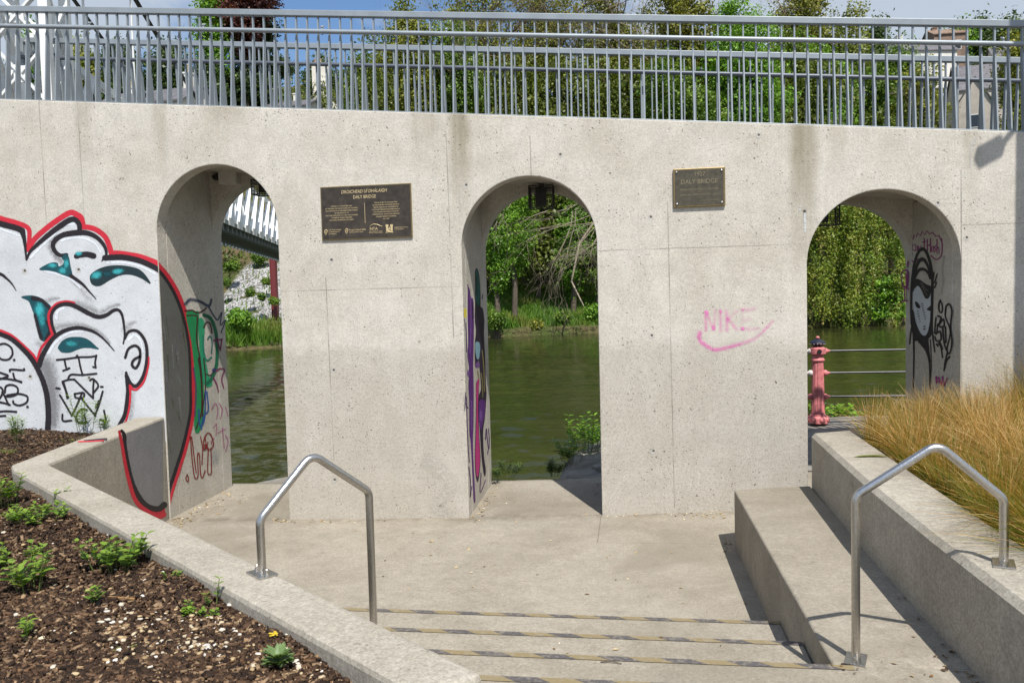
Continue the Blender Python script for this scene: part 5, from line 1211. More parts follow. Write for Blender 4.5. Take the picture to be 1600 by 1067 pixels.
# seen through the middle arch
tree(772, 262, 445, 68, 36, GB, 'ivy clad tree with pale trunk left in the middle arch', GT, n=260, per=46, ln=.26, cr=.65, shell=.3)
tree(800, 255, 425, 74, 40, GB, 'bright ivy tree left of the dark hollow in the middle arch', GT, n=240, per=44, ln=.24, cr=.6, shell=.3)
tree(838, 250, 382, 80, 52, G1, 'leafy tree hanging over the dark hollow in the middle arch', GT, n=300, per=44, ln=.26, cr=.65, bare=0)
tree(893, 285, 450, 77, 40, GB, 'leafy bush tree right of the dark hollow in the middle arch', GT, n=300, per=44, ln=.25, cr=.6)
tree(932, 275, 462, 77, 40, G1, 'shaded tree behind dead branches in the middle arch', GT, n=150, per=42, ln=.26, cr=.6)
# dead branches hanging over the bank
rd = random.Random(5); nets = []
for k, (x0, y0, x1, y1) in enumerate(((955, 330, 800, 372), (960, 345, 830, 362), (940, 300, 880, 330), (945, 352, 905, 425), (938, 345, 895, 400), (950, 360, 925, 440), (900, 325, 880, 440), (965, 380, 905, 395), (800, 315, 765, 372), (855, 330, 790, 350), (935, 372, 915, 432), (930, 350, 935, 430), (895, 330, 905, 455))):
    A_ = Vector(at(x0, y0, 67.5)); B_ = Vector(at(x1, y1, 66.5)); dd = B_-A_; branch_net(A_, dd, dd.length, 0.036, 2, nets, 0.5, 0.05, rd, (5, 7), 0.45)
dt_ = empty('dead_tree', Vector(at(935, 475, 70))); tag(dt_, 'fallen grey dead tree with bare branches in the middle arch', 'tree')
nets.append(([Vector(at(912, 478, 69)), Vector(at(893, 440, 69.5)), Vector(at(905, 380, 69.5)), Vector(at(940, 330, 70))], [0.05, 0.09, 0.10, 0.08]))
child(branches_mesh('bare_branches', nets, simple('dead_wood', (0.30, 0.25, 0.185), 0.9, 0, .3, 2.0), None, 4), dt_)

# hanging ivy masses through the right arch
def drape(px0, px1, yt, yb, d, pal, label, n):
    r0 = at((px0+px1)/2, yb, d); root = empty('ivy_draped_tree', (r0[0], r0[1], max(hill_z(r0[0], r0[1]), -1.0)-0.2)); tag(root, label, 'tree', 'ivy draped trees through the right arch')
    C = []; K = []; OUT = []
    for i in range(n):
        px = px0+(px1-px0)*rng.random(); v_ = rng.random()**1.1*0.88; y0 = yt+(yb-yt)*v_; dd = d-2.6*v_-rng.random()*2.2-1.2*math.sin((px-px0)*0.13+v_*3)
        L = 1.1+2.0*rng.random(); wd = .42+.35*rng.random(); m_ = 95; u = rng.random(m_)**.85; k = rng.random(); th = rng.random(m_)*6.283; rr = np.sqrt(rng.random(m_))*wd*np.sin(np.clip(.35+u*.75, 0, 1)*3.14*.93+.15)
        p_ = at(px, y0, dd)-np.array(root.location)
        o = np.stack([rr*np.cos(th), rr*np.sin(th), -u*L+.15*rng.normal(size=m_)], 1); C.append(p_+o); OUT.append(np.stack([np.cos(th)*rr/wd, np.sin(th)*rr/wd-.25, .55-u*.5], 1))
        K.append(np.clip(k*.55+.30*rng.random(m_)+(.35*u**2 if k > .62 else -.05), 0, 1))
    C = np.concatenate(C); K = np.concatenate(K); OUT = np.concatenate(OUT); q = leaf_quads(C, 0.19*(0.7+0.7*rng.random(len(C))), 0.6, 0.15, 0.25, OUT*1.3)
    fast_mesh('crown', q, 4, M_LEAF, root, np.repeat(tint(pal, K, len(C), .14), 4, axis=0))
    mb = MB(); t_ = Vector(at((px0+px1)/2, yt+30, d))-root.location; mb.tube([(0, 3.2, 0), (0.3, 3.0, t_.z*.5), (t_.x, 2.6, t_.z)], [.4, .3, .12], 8); mb.build('trunk', M_BARK, root)
drape(1235, 1345, 298, 506, 74.5, IV, 'left yellow green ivy curtain hanging to the water', 260)
drape(1310, 1425, 292, 502, 76, [(0.07, 0.13, 0.014), (0.15, 0.235, 0.024), (0.26, 0.30, 0.045), (0.32, 0.27, 0.10)], 'right ivy curtain behind the hooded graffiti jamb', 240)
pb = at(1385, 470, 72.5); crown_o = crown('leafy_bush', [(pb[0], pb[1], pb[2], 1.7, 1.0, 2.2)], 90, .5, 40, .24, GB, None, .3, .6); tag(crown_o, 'bright green bush at the water in the right arch', 'bush')

# bank plants
def bush(px, py, d, r, pal, label, n=70, name='leafy_bush', ln=.2, rz=.8, per=40):
    p_ = at(px, py, d); o = crown(name, [(0, 0, 0, r, r*.8, r*rz)], n, r*.3+.12, per, ln, pal, None, .35, .8); o.location = p_
    return tag(o, label, 'bush')
bush(374, 498, 61.5, .72, GB, 'round green bush above the reeds in the left arch', 90)
bush(406, 402, 73, .6, G1, 'green shrub on the slope top in the left arch', 60); bush(362, 416, 70, .42, G1, 'dull green scrub left on the gravel slope', 70)
bush(416, 440, 68, .24, G1, 'small plant growing in the pale gravel', 26); bush(392, 458, 66, .24, G1, 'low weeds in the middle of the pale gravel', 26); bush(428, 470, 65, .28, G1, 'weeds at the foot of the maroon post', 20)
bush(355, 440, 68, .25, G1, 'small weeds at the left edge of the gravel slope', 18); bush(410, 464, 65, .24, G1, 'tuft of weeds lower in the pale gravel', 16)
bush(772, 500, 67.5, .75, G1, 'dark leafy bush at the water under the ivy tree', 90); bush(925, 488, 69, .65, GB, 'broad leaved green bush at the right of the bank', 80); bush(838, 508, 67.5, .4, G2, 'low brambles at the middle of the river bank', 50); bush(880, 496, 68.5, .5, G1, 'nettle patch on the river bank', 60)
# bank grass
C = []; K = []
for (x0, x1, t0, t1, n, hgt) in ((-14, 1.5, 1.0, 17, 15000, .55), (-34, -19, .3, 4.6, 7500, .85), (-36, -19, 14, 20, 700, .35), (-34, -19, 6, 13, 260, .35)):
    X = x0+(x1-x0)*rng.random(n); T = t0+(t1-t0)*rng.random(n)
    for x, t_ in zip(X, T):
        y = bank_y(x)+t_; C.append((x, y, hill_z(x, y)+hgt*.35)); K.append(hgt)
C = np.array(C); K = np.array(K); n = len(C)
base_ = C-np.array([0, 0, 1])*K[:, None]*.35; side = unit(np.stack([rng.normal(size=n), rng.normal(size=n)*.4, np.zeros(n)], 1)); hh = (K*(.6+.8*rng.random(n)))[:, None]; lean = np.stack([rng.normal(size=n), rng.normal(size=n), np.zeros(n)], 1)*.28*hh
q = np.empty((n, 4, 3)); q[:, 0] = base_-side*.07; q[:, 1] = base_+side*.07; q[:, 2] = base_+lean+side*.015+np.array([0, 0, 1])*hh; q[:, 3] = base_+lean-side*.015+np.array([0, 0, 1])*hh
patch = 0.5+0.5*np.sin(C[:, 0]*0.9+np.sin(C[:, 1]*.7)*2)*np.sin(C[:, 1]*.55+1.3)
col = np.repeat(tint([(0.075, 0.17, 0.018), (0.12, 0.23, 0.028), (0.24, 0.24, 0.065)], np.clip(patch*.8+.25*rng.random(n)-.1, 0, 1), n), 4, axis=0)
tag(fast_mesh('bank_grass', q, 4, M_BLADE, None, col), 'long green grass and reeds along the far river bank', 'grass', None, 'stuff')
# debris and roots along the far waterline
C = []
for x in np.arange(-36, 26, .05):
    for r_ in range(2): C.append((x+rng.normal()*.1, bank_y(x)+.1+rng.random()*.7, -1.0+rng.random()*.5))
C = np.array(C); q = leaf_quads(C, .35*(.5+rng.random(len(C))), .18, 0, .2); col = np.repeat(tint([(0.035, 0.028, 0.02), (0.10, 0.075, 0.05), (0.20, 0.16, 0.11)], rng.random(len(C)), len(C)), 4, axis=0)
tag(fast_mesh('waterline_debris', q, 4, M_CHIP, None, col), 'roots and driftwood along the far waterline', 'debris', None, 'stuff')
# ------------------------------------------------------------------ white suspension footbridge
A_ = np.array(at(350, 345, 22.8)); B_ = np.array(at(435, 380, 32.3)); zb = 4.70
ax = B_-A_; ax[2] = 0; ax /= np.linalg.norm(ax); lat = np.array([-ax[1], ax[0], 0])      # to the left, upstream side
s0, s1 = -11.6, 37.5                       # along the bridge from A_
def bp(s, side, z): p = A_+ax*s+lat*(1.15*side); return Vector((p[0], p[1], z))
br = empty('suspension_footbridge', bp(s0, 0.5, zb)); tag(br, 'white lattice suspension footbridge with twin cables crossing the river', 'bridge')
def bpart(mb, name, mat, par=None): o = mb.build(name, mat, None); child_of = par or br; o.parent = child_of; o.location = Vector((0, 0, 0))-Vector(br.location); return o
for side, nm in ((0, 'lattice_girder'), (1, 'lattice_girder')):
    mb = MB(); mb.bar(bp(s0, side, zb+.09), bp(s1, side, zb+.09), .10, .18); mb.bar(bp(s0, side, zb+1.46), bp(s1, side, zb+1.46), .10, .12)
    s = s0; P_ = 1.2; i = 0
    while s < s1-P_:
        o_ = 0.035
        mb.bar(bp(s, side-o_, zb+.16), bp(s+P_*.72, side-o_, zb+1.42), .035, .15, tuple(lat)); mb.bar(bp(s+P_*.72, side+o_, zb+.16), bp(s, side+o_, zb+1.42), .03, .06, tuple(lat))
        mb.bar(bp(s+.9, side, zb+.1), bp(s+.9, side, zb+1.45), .06, .06); mb.bar(bp(s-.15, side-.06, zb+.07), bp(s+.55, side-.06, zb+.07), .03, .22, (0, 0, 1)); s += P_
    bpart(mb, nm, M_WHITE)
mb = MB(); mb.bar(bp(s0, .5, zb+.02), bp(s1, .5, zb+.02), 1.30, .12); s = s0
while s < s1: mb.bar(bp(s, -.02, zb-.13), bp(s, 1.02, zb-.13), .10, .18); s += .6
for sd in (.15, .5, .85): mb.bar(bp(s0, sd, zb-.10), bp(s1, sd, zb-.10), .08, .14)
bpart(mb, 'deck', M_UNDER)
mb = MB(); s = s0
while s < s1: mb.ball(bp(s, 1.03, zb-.22), .06, 6, 4); s += .6
o_ = bpart(mb, 'bolt_row', M_WHITE); o_['kind'] = 'stuff'
sm = 15.0
def zc(s): return 6.35+0.0056*(s-(sm-3.0))**2
for side, off in ((0, 0), (0, .14), (1, 0), (1, .14)):
    mb = MB(); pts = [bp(s, side+off*.6, zc(s)-(0.9 if side else 0)*0+off) for s in np.linspace(s0, s1, 50)]; mb.tube(pts, .035, 8); smooth(bpart(mb, 'main_cable', M_BLACK))
s = s0+2.0
while s < s1-2:
    for side in (0, 1):
        mb = MB(); mb.tube([bp(s, side, zb+1.4), bp(s, side, zc(s))], .02, 6); bpart(mb, 'hanger', M_WHITE)
    s += 2.4
for side in (0, 1):                          # near tower: two lattice legs
    c = bp(s0, side, 0); w = .34; mb = MB(); zt_ = 12.5
    cs_ = [(c.x+ax[0]*a*w+lat[0]*b*w, c.y+ax[1]*a*w+lat[1]*b*w) for a, b in ((-1, -1), (1, -1), (1, 1), (-1, 1))]
    for (x, y) in cs_: mb.bar((x, y, 3.6), (x, y, zt_), .12, .12, tuple(ax))
    z = 4.4; dz = .78
    while z < zt_:
        for k in range(4):
            a, b = cs_[k], cs_[(k+1) % 4]; mb.bar((*a, z), (*b, z+dz), .09, .03); mb.bar((*b, z), (*a, z+dz), .09, .03)
            mx_, my_ = (a[0]+b[0])/2, (a[1]+b[1])/2; mb.bar((mx_-(b[0]-a[0])*.12, my_-(b[1]-a[1])*.12, z+dz/2), (mx_+(b[0]-a[0])*.12, my_+(b[1]-a[1])*.12, z+dz/2), .04, .22)
        z += dz
    bpart(mb, 'tower_leg', M_WHITE)
mb = MB()
for z in (7.6, 9.6, 11.6): mb.bar(bp(s0, 0, z), bp(s0, 1, z), .12, .16)
for z in (7.6, 9.6): mb.bar(bp(s0, 0, z), bp(s0, 1, z+2), .10, .08); mb.bar(bp(s0, 1, z), bp(s0, 0, z+2), .10, .08)
bpart(mb, 'tower_bracing', M_WHITE)
# maroon pier on the far bank
q0 = at(430, 487, 66); q1 = at(430, 386, 66); pr = empty('bridge_pier', (q0[0], q0[1], hill_z(q0[0], q0[1])-.2)); tag(pr, 'maroon steel bridge post standing on the gravel bank', 'post')
mb = MB(); mb.box(-.16, .16, -.16, .16, 0, q1[2]-pr.location.z); mb.box(-.23, -.16, -.20, .20, 0, q1[2]-pr.location.z); mb.box(.16, .23, -.20, .20, 0, q1[2]-pr.location.z); mb.build('post', M_MAROON, pr)
mb = MB(); mb.box(-1.4, 1.0, -.6, .6, -1.0, .35); mb.build('footing', M_STONE, pr)

# ------------------------------------------------------------------ houses on the hill
def house(pxc, py_eave, d, w, dep, eave_h, ridge_h, label, wallm, roofm, rz=0.0, gable_front=False, chim=(), wins=(), name='hill_house'):
    p = at(pxc, py_eave, d); root = empty(name, (p[0], p[1], p[2]-eave_h)); tag(root, label, 'house'); root.rotation_euler = (0, 0, rz)
    mb = MB()
    if gable_front:
        f = [(-w/2, 0), (w/2, 0), (w/2, eave_h), (0, ridge_h), (-w/2, eave_h)]
        vs = [(x, -dep/2, z) for x, z in f]+[(x, dep/2, z) for x, z in f]
    else:
        f = [(-dep/2, 0), (dep/2, 0), (dep/2, eave_h), (0, ridge_h), (-dep/2, eave_h)]
        vs = [(-w/2, y, z) for y, z in f]+[(w/2, y, z) for y, z in f]
    mb.add(vs, [(0, 1, 2, 3, 4), (9, 8, 7, 6, 5), (0, 5, 6, 1), (1, 6, 7, 2), (4, 9, 5, 0)]); bm_ = mb
    wl = mb.build('wall', wallm, root)
    bmx = bmesh.new(); bmx.from_mesh(wl.data); bmesh.ops.recalc_face_normals(bmx, faces=bmx.faces); bmx.to_mesh(wl.data); bmx.free()
    mb = MB(); ov = .25; th = .16
    half = (w if gable_front else dep)/2; L = (dep if gable_front else w)/2+ov; sl = (ridge_h-eave_h)/half
    for s in (-1, 1):
        a = (0, ridge_h+.03); b = (s*(half+ov), eave_h-sl*ov+.03)
        prof = [a, b, (b[0], b[1]+th), (a[0], a[1]+th)]
        P3 = [((x, y_, z) if gable_front else (y_, x, z)) for y_ in (-L, L) for x, z in prof]
        mb.add(P3, [(0, 1, 2, 3), (7, 6, 5, 4), (0, 4, 5, 1), (1, 5, 6, 2), (2, 6, 7, 3), (3, 7, 4, 0)])
    rf = mb.build('roof', roofm, root); bmx = bmesh.new(); bmx.from_mesh(rf.data); bmesh.ops.recalc_face_normals(bmx, faces=bmx.faces); bmx.to_mesh(rf.data); bmx.free()
    for (x, y, z, cw, ch, cd, pots) in chim:
        mb = MB(); mb.box(x-cw/2, x+cw/2, y-cd/2, y+cd/2, z, z+ch); mb.box(x-cw/2-.06, x+cw/2+.06, y-cd/2-.06, y+cd/2+.06, z+ch, z+ch+.14); c_ = mb.build('chimney', wallm, rf)
        for k, pm in enumerate(pots):
            mb = MB(); px_ = x-cw/2+cw*(k+.5)/len(pots); mb.lathe([(.13, 0), (.15, .1), (.12, .15), (.11, .6), (.15, .62), (.15, .72)], (px_, y, z+ch+.14), 10); mb.build('chimney_pot', pm, rf)
    for (x, z, ww, wh) in wins:
        y = -dep/2
        mb = MB(); mb.box(x-ww/2-.08, x+ww/2+.08, y-.05, y+.02, z-.08, z+wh+.08); f_ = mb.build('window', M_WHITE, root)
        mb = MB(); mb.box(x-ww/2, x+ww/2, y-.056, y-.048, z, z+wh); mb.build('pane', M_GLASS, f_)
    return root
M_BRICKISH = simple('weathered_brick', (0.22, 0.15, 0.11), .9, 0, .3, 1.5); M_PINKREN = simple('warm_render', (0.46, 0.41, 0.35), .85, 0, .2, .8)
house(516, 172, 112, 4.1, 8, 6.0, 8.2, 'white gabled house with three chimney pots seen through the railing', M_RENDER, M_SLATE, .12, True, ((-.25, -3.4, 7.1, 2.2, 3.9, .8, (M_POTS, M_POTY, M_POTY)),), ((.3, 3.2, .9, 1.3),))
house(250, 174, 74, 9.0, 6, 5.0, 6.7, 'slate roofed house behind the hangers with two slim chimneys', M_RENDER, M_SLATE, -.1, False, ((-2.9, 0, 6.0, .8, 1.2, .6, (M_POTY,)), (3.1, 0, 6.0, .7, 2.0, .6, (M_POTY,))), ((-2, 2.5, 1, 1.4), (2, 2.5, 1, 1.4)))
house(462, 176, 96, 5.0, 6, 5.0, 6.2, 'low grey roofed house left of the white gable', M_RENDER, M_SLATE, 0, False, ((.2, 0, 6.0, .6, 1.0, .6, (M_POTY,)),))
house(1522, 168, 108, 3.6, 9, 5.5, 8.4, 'cream gabled house low at the right behind the railing', M_PINKREN, M_SLATE, -.35, True, (), ((.0, 2.2, .9, 1.5),))
house(1545, 146, 119, 9.5, 8, 6.0, 10.0, 'long slate roofed house above the cream gable', M_PINKREN, M_SLATE, -.15, False, ((3.9, 0, 8.6, 1.0, 2.6, .9, (M_POTS, M_POTS)),), ((2.4, 3.2, .9, 1.4), (-1.5, 3.2, .9, 1.4)))
house(1432, 90, 136, 9.0, 8, 6.0, 8.6, 'distant slate roofed house in the trees', M_RENDER, M_SLATE, .2, False, ((-3, 0, 8.2, .9, 1.2, .8, (M_POTS,)),))
house(1474, 62, 150, 5.6, 7, 6.0, 7.6, 'small brown brick house highest on the hill', M_BRICKISH, M_BRICKISH, .0, False, ((-1.6, 0, 6.8, .9, 1.2, .8, (M_POTS,)),), ((-1.5, 3.2, 1, 1.5), (1.2, 3.2, 1, 1.5)))
house(1582, 96, 140, 7.0, 8, 6.0, 8.4, 'slate roof half hidden at the right edge of the hill', M_RENDER, M_SLATE, -.2, False)

# ------------------------------------------------------------------ bark bed on the left
def skew_side(x, y):                        # >0 on the bed side of the low walls' middle line
    if y > -2.75 and y <= 0:
        f = (y-IN0[1])/(LEG1[1]-IN0[1]); xm = IN0[0]+(LEG1[0]-IN0[0])*f-.14; return xm-x
    return (np.array([x, y])-IN0)@Nn-WT*.5
def bed_z(x, y):
    return 0.955+0.045*min(max(-y/3.0, 0), 1)+0.018*math.sin(x*2.3+y*1.1)+0.014*math.sin(x*5.1-y*3.7)
st_ = 0.07; xs_ = np.arange(-14, 0.2, st_); ys_ = np.arange(-8.6, 0.02, st_); idx = {}; mb = MB()
for j, y in enumerate(ys_):
    for i, x in enumerate(xs_):
        if x < -9.5 and (i % 6 or j % 6) and False: continue
        if skew_side(x, y) > -0.02 and not (y < -6.4 and x > -1.02): idx[(i, j)] = len(mb.v); mb.v.append((x, y, bed_z(x, y)+random.gauss(0, .007)))
for (i, j) in list(idx):
    q = [(i, j), (i+1, j), (i+1, j+1), (i, j+1)]
    if all(k in idx for k in q): mb.face(*[idx[k] for k in q])
m, t, b, _ = new_mat('bark_mulch'); p = t.pos(); v = t.voro(t.scale(p, (1, 1, 1)), 46.0); v2 = t.noise(p, 16, 4, .7)
cs = t.node('ShaderNodeSeparateColor'); t.l.new(v['Color'], cs.inputs[0])
c = t.mix(t.lin(cs.outputs[0], 0, 1, 0, 1), (0.030, 0.018, 0.011), (0.095, 0.058, 0.034)); c = t.mix(1.0, c, t.lin(v2, .3, .7, .6, 1.4), 'MULTIPLY')
t.put(b.inputs['Base Color'], c); b.inputs['Roughness'].default_value = .95; t.put(b.inputs['Normal'], t.bump(t.add(t.mul(v['Distance'], -1.2), v2), .9, .02))
bed = mb.build('bark_bed', m); tag(bed, kind='structure')
def visible_pts(n, px0, px1, py0, py1, z, ok):
    out = []
    while len(out) < n:
        q = on_z(px0+(px1-px0)*rng.random(), py0+(py1-py0)*rng.random(), z)
        if ok(q[0], q[1]): out.append((q[0], q[1]))
    return np.array(out)
inbed = lambda x, y: skew_side(x, y) > 0.13 and x > -12 and y > -8.4 and y < -0.03
P = visible_pts(24000, -60, 620, 672, 1120, .98, inbed); P2 = []
while len(P2) < 6500:
    x, y = -9+8.3*rng.random(), -7.2+7.1*rng.random()
    if inbed(x, y): P2.append((x, y))
P = np.concatenate([P, np.array(P2)]); n = len(P)
Z = np.array([bed_z(x, y) for x, y in P])+.010+.016*rng.random(n); L = (0.006+0.024*rng.random(n)**2.2); Wd = L*(.16+.34*rng.random(n)); a = rng.random(n)*6.283; tl = rng.normal(size=n)*.28; H_ = .003+.004*rng.random(n)
u = np.stack([np.cos(a)*np.cos(tl), np.sin(a)*np.cos(tl), np.sin(tl)], 1); v = np.stack([-np.sin(a), np.cos(a), rng.normal(size=n)*.2], 1); v = unit(v); w_ = np.cross(u, v)
C0 = np.stack([P[:, 0], P[:, 1], Z], 1); co = np.empty((n, 8, 3)); k = 0
for sz in (-1, 1):
    for (sx, sy) in ((-1, -1), (1, -.8), (.9, 1), (-1, .7)): co[:, k] = C0+u*(sx*L/1.0)[:, None]*.5*1.6+v*(sy*Wd)[:, None]+w_*(sz*H_)[:, None]; k += 1
fc = np.array([(0, 3, 2, 1), (4, 5, 6, 7), (0, 1, 5, 4), (1, 2, 6, 5), (2, 3, 7, 6), (3, 0, 4, 7)])
faces = (fc[None]+8*np.arange(n)[:, None, None]).reshape(-1, 4)
col = np.repeat(tint([(0.022, 0.013, 0.009), (0.062, 0.035, 0.020), (0.115, 0.066, 0.037), (0.27, 0.185, 0.11)], rng.random(n)**1.75, n, .2), 8, axis=0)
tag(indexed_mesh('bark_chips', co.reshape(-1, 3), faces, M_CHIP, None, col), 'dark brown bark chips covering the bed', 'bark chips', None, 'stuff')
# pebbles and shell grit among the bark
bm_ = bmesh.new(); bmesh.ops.create_icosphere(bm_, subdivisions=2, radius=1.0); ico = np.array([v.co[:] for v in bm_.verts]); icf = np.array([[v.index for v in f.verts] for f in bm_.faces]); bm_.free()
Pa = visible_pts(185, 165, 345, 962, 1045, 1.0, inbed); Pb = visible_pts(80, 0, 560, 760, 1067, 1.0, inbed); Pc = visible_pts(60, 340, 520, 960, 1067, 1.0, inbed); P = np.concatenate([Pa, Pb, Pc]); n = len(P); R_ = .005+.0085*rng.random(n)**1.7
co = []
for i in range(n):
    Q = Matrix.Rotation(rng.random()*6.28, 3, 'Z') @ Matrix.Rotation(rng.normal()*.3, 3, 'X'); s_ = np.array([1.25, .85, .55])*R_[i]; pts = (ico*(1+.16*rng.normal(size=(len(ico), 1)))*s_) @ np.array(Q).T; co.append(pts+np.array([P[i, 0], P[i, 1], bed_z(*P[i])+.024+R_[i]*.3]))
faces = (icf[None]+len(ico)*np.arange(n)[:, None, None]).reshape(-1, 3)
o = indexed_mesh('pebbles', np.concatenate(co), faces, M_PEB, None, np.repeat(tint([(0.22, 0.14, 0.07), (0.42, 0.31, 0.17), (0.52, 0.45, 0.34), (0.60, 0.57, 0.52)], rng.random(n), n, .12), len(ico), axis=0)); smooth(o, 180)
tag(o, 'pale pebbles and shell grit scattered over the bark', 'pebbles', None, 'stuff')
sx_ = on_z(190, 949, 1.0); mb = MB(); mb.bar((sx_[0]-.10, sx_[1], bed_z(sx_[0], sx_[1])+.025), (sx_[0]+.09, sx_[1]-.03, bed_z(sx_[0], sx_[1])+.03), .008, .006); tag(mb.build('wood_splinter', simple('raw_wood', (0.36, 0.20, 0.075), .8)), 'orange brown wood splinter lying on the bark', 'stick')

# ------------------------------------------------------------------ weeds
def leaf_poly(base, d, up, L, W, V, F, fold=.35, droop=.25):
    d = d/np.linalg.norm(d); s = np.cross(d, up); s /= np.linalg.norm(s)+1e-9; nn = np.cross(s, d); b = len(V)
    def pt(u, v): return base+d*(L*u)+s*(W*v)+nn*(abs(v)*W*fold-droop*L*u*u)
    V += [pt(0, 0), pt(.5, 0), pt(1, 0), pt(.18, .32), pt(.42, .5), pt(.75, .3), pt(.18, -.32), pt(.42, -.5), pt(.75, -.3)]
    F += [(b, b+1, b+4, b+3), (b+1, b+2, b+5, b+4), (b, b+6, b+7, b+1), (b+1, b+7, b+8, b+2)]
def weed(px, py, zpl, label, nst=6, h=.16, spread=.12, leaf=.055, wid=.55, pal=GB, kind='nettle', name='weed_plant', dist=None, group=None):
    if kind == 'nettle': leaf *= 1.28; nst = int(nst*1.3); spread *= .98; wid = min(.72, wid*1.15)
    p = on_z(px, py, zpl) if dist is None else at(px, py, dist)
    if dist is None and zpl > .9: p[2] = bed_z(p[0], p[1])
    root = np.array([p[0], p[1], p[2]]); V = []; F = []; kc = []; mbs = MB()
    for s in range(nst):
        a = rng.random()*6.28; r = spread*rng.random()**.6; hh = h*(.55+.6*rng.random()); b0 = np.array([r*math.cos(a)*.6, r*math.sin(a)*.6, -0.005]); tip = np.array([r*math.cos(a)*1.15, r*math.sin(a)*1.15, hh])
        if kind == 'rosette': tip = np.array([0, 0, h*.4]); b0 = np.zeros(3)
        mbs.tube([b0, (b0+tip)/2+np.array([0, 0, .01]), tip], [.0032, .0028, .0018], 5)
        tiers = {'nettle': 4, 'rosette': 2, 'feather': 9}[kind]
        for k in range(tiers):
            u = .30+.70*(k+1)/tiers; q = b0+(tip-b0)*u; th0 = rng.random()*3.14
            for m_ in range({'nettle': 2, 'rosette': 4, 'feather': 4}[kind]):
                th = th0+m_*(6.283/{'nettle': 2, 'rosette': 4, 'feather': 4}[kind])+rng.normal()*.25+k*1.57; el = .25+.45*rng.random() if kind != 'rosette' else .45+.6*k/tiers+.3*rng.random(); dd = np.array([math.cos(th)*math.cos(el), math.sin(th)*math.cos(el), math.sin(el)])
                Lf = leaf*(1.0-.45*u*(kind == 'nettle'))*(.7+.5*rng.random()); n0 = len(V); leaf_poly(q, dd, np.array([0, 0, 1.0]), Lf, Lf*wid, V, F, .3, .22); kc += [min(1, .25+.55*u+rng.normal()*.15)]*(len(V)-n0)
    o = empty(name, root); tag(o, label, 'weed', group)
    V = np.array(V); lv = indexed_mesh('leaves', V, np.array(F), M_LEAF, o, tint(pal, np.array(kc), len(V), .06)); smooth(lv, 60); mbs.build('stems', simple('green_stem', (0.10, 0.13, 0.03), .7) if 'green_stem' not in bpy.data.materials else bpy.data.materials['green_stem'], o)
    return o
GW = [(0.07, 0.14, 0.016), (0.13, 0.23, 0.026), (0.22, 0.33, 0.045)]
weed(178, 893, 1.0, 'largest nettle clump in the middle of the bark bed', 16, .17, .17, .062, .6, GW)
weed(62, 815, 1.0, 'broad low nettle clump left of the wall corner', 14, .12, .20, .062, .6, GW); weed(12, 790, 1.0, 'bright green nettle cut by the left picture edge', 8, .20, .14, .07, .6, GW)
weed(45, 925, 1.0, 'upright nettle with a leaning side shoot', 7, .22, .10, .068, .55, GW); weed(50, 868, 1.0, 'small seedling between the two left nettles', 4, .07, .05, .035, .6, GW)
weed(150, 958, 1.0, 'single small nettle beside the wood splinter', 3, .11, .04, .045, .55, GW); weed(305, 970, 1.0, 'pair of small seedlings near the low wall', 5, .07, .10, .04, .6, GW); weed(330, 955, 1.0, 'thin seedling with a pale flower by the low wall', 2, .13, .05, .035, .6, GW)
weed(42, 1008, 1.0, 'little seedling at the bottom left of the bed', 3, .10, .05, .05, .5, GW); weed(0, 888, 1.0, 'nettle shoot at the left edge above the upright nettle', 4, .12, .06, .055, .55, GW); weed(98, 790, 1.0, 'nettle shoot against the corner of the low wall', 4, .15, .05, .05, .5, GW)
weed(435, 1055, 1.0, 'grey green rosette of oval leaves at the bottom of the bed', 16, .12, .06, .066, .42, [(0.085, 0.15, 0.05), (0.13, 0.21, 0.07), (0.19, 0.28, 0.11)], 'rosette'); weed(270, 915, 1.0, 'tiny weed below the low wall', 3, .05, .05, .03, .6, GW); weed(208, 1024, 1.0, 'flat pale weed among the pebbles', 5, .03, .06, .03, .6, [(0.11, 0.14, 0.03), (0.18, 0.2, 0.05), (.2, .2, .06)])
weed(27, 695, .97, 'feathery fern like weed against the mural', 6, .26, .10, .075, .14, GW, 'feather'); weed(135, 677, .97, 'tall feathery weed growing in front of the painted chin', 7, .42, .16, .085, .13, GW, 'feather'); weed(160, 673, .97, 'second thin feathery weed right of the tall one', 3, .26, .05, .07, .13, GW, 'feather'); weed(12, 712, .97, 'low yellow green weed patch at the top left of the bed', 6, .05, .12, .04, .4, [(0.11, 0.14, 0.03), (0.18, 0.2, 0.05), (.2, .2, .06)])
weed(112, 690, .97, 'sparse low weed by the top of the low wall', 5, .05, .10, .035, .4, [(0.11, 0.14, 0.03), (0.18, 0.2, 0.05), (.2, .2, .06)])
fl = on_z(428, 1012, 1.0); mb = MB()
for k in range(9): a = k*.7; mb.ball((fl[0]+.012*math.cos(a), fl[1]+.012*math.sin(a), bed_z(fl[0], fl[1])+.035+.004*(k % 3)), .007, 6, 4, (1.3, .8, .5))
tag(mb.build('dandelion_flower', simple('yellow_petals', (0.60, 0.42, 0.02), .6)), 'single yellow dandelion head on the bark', 'flower')
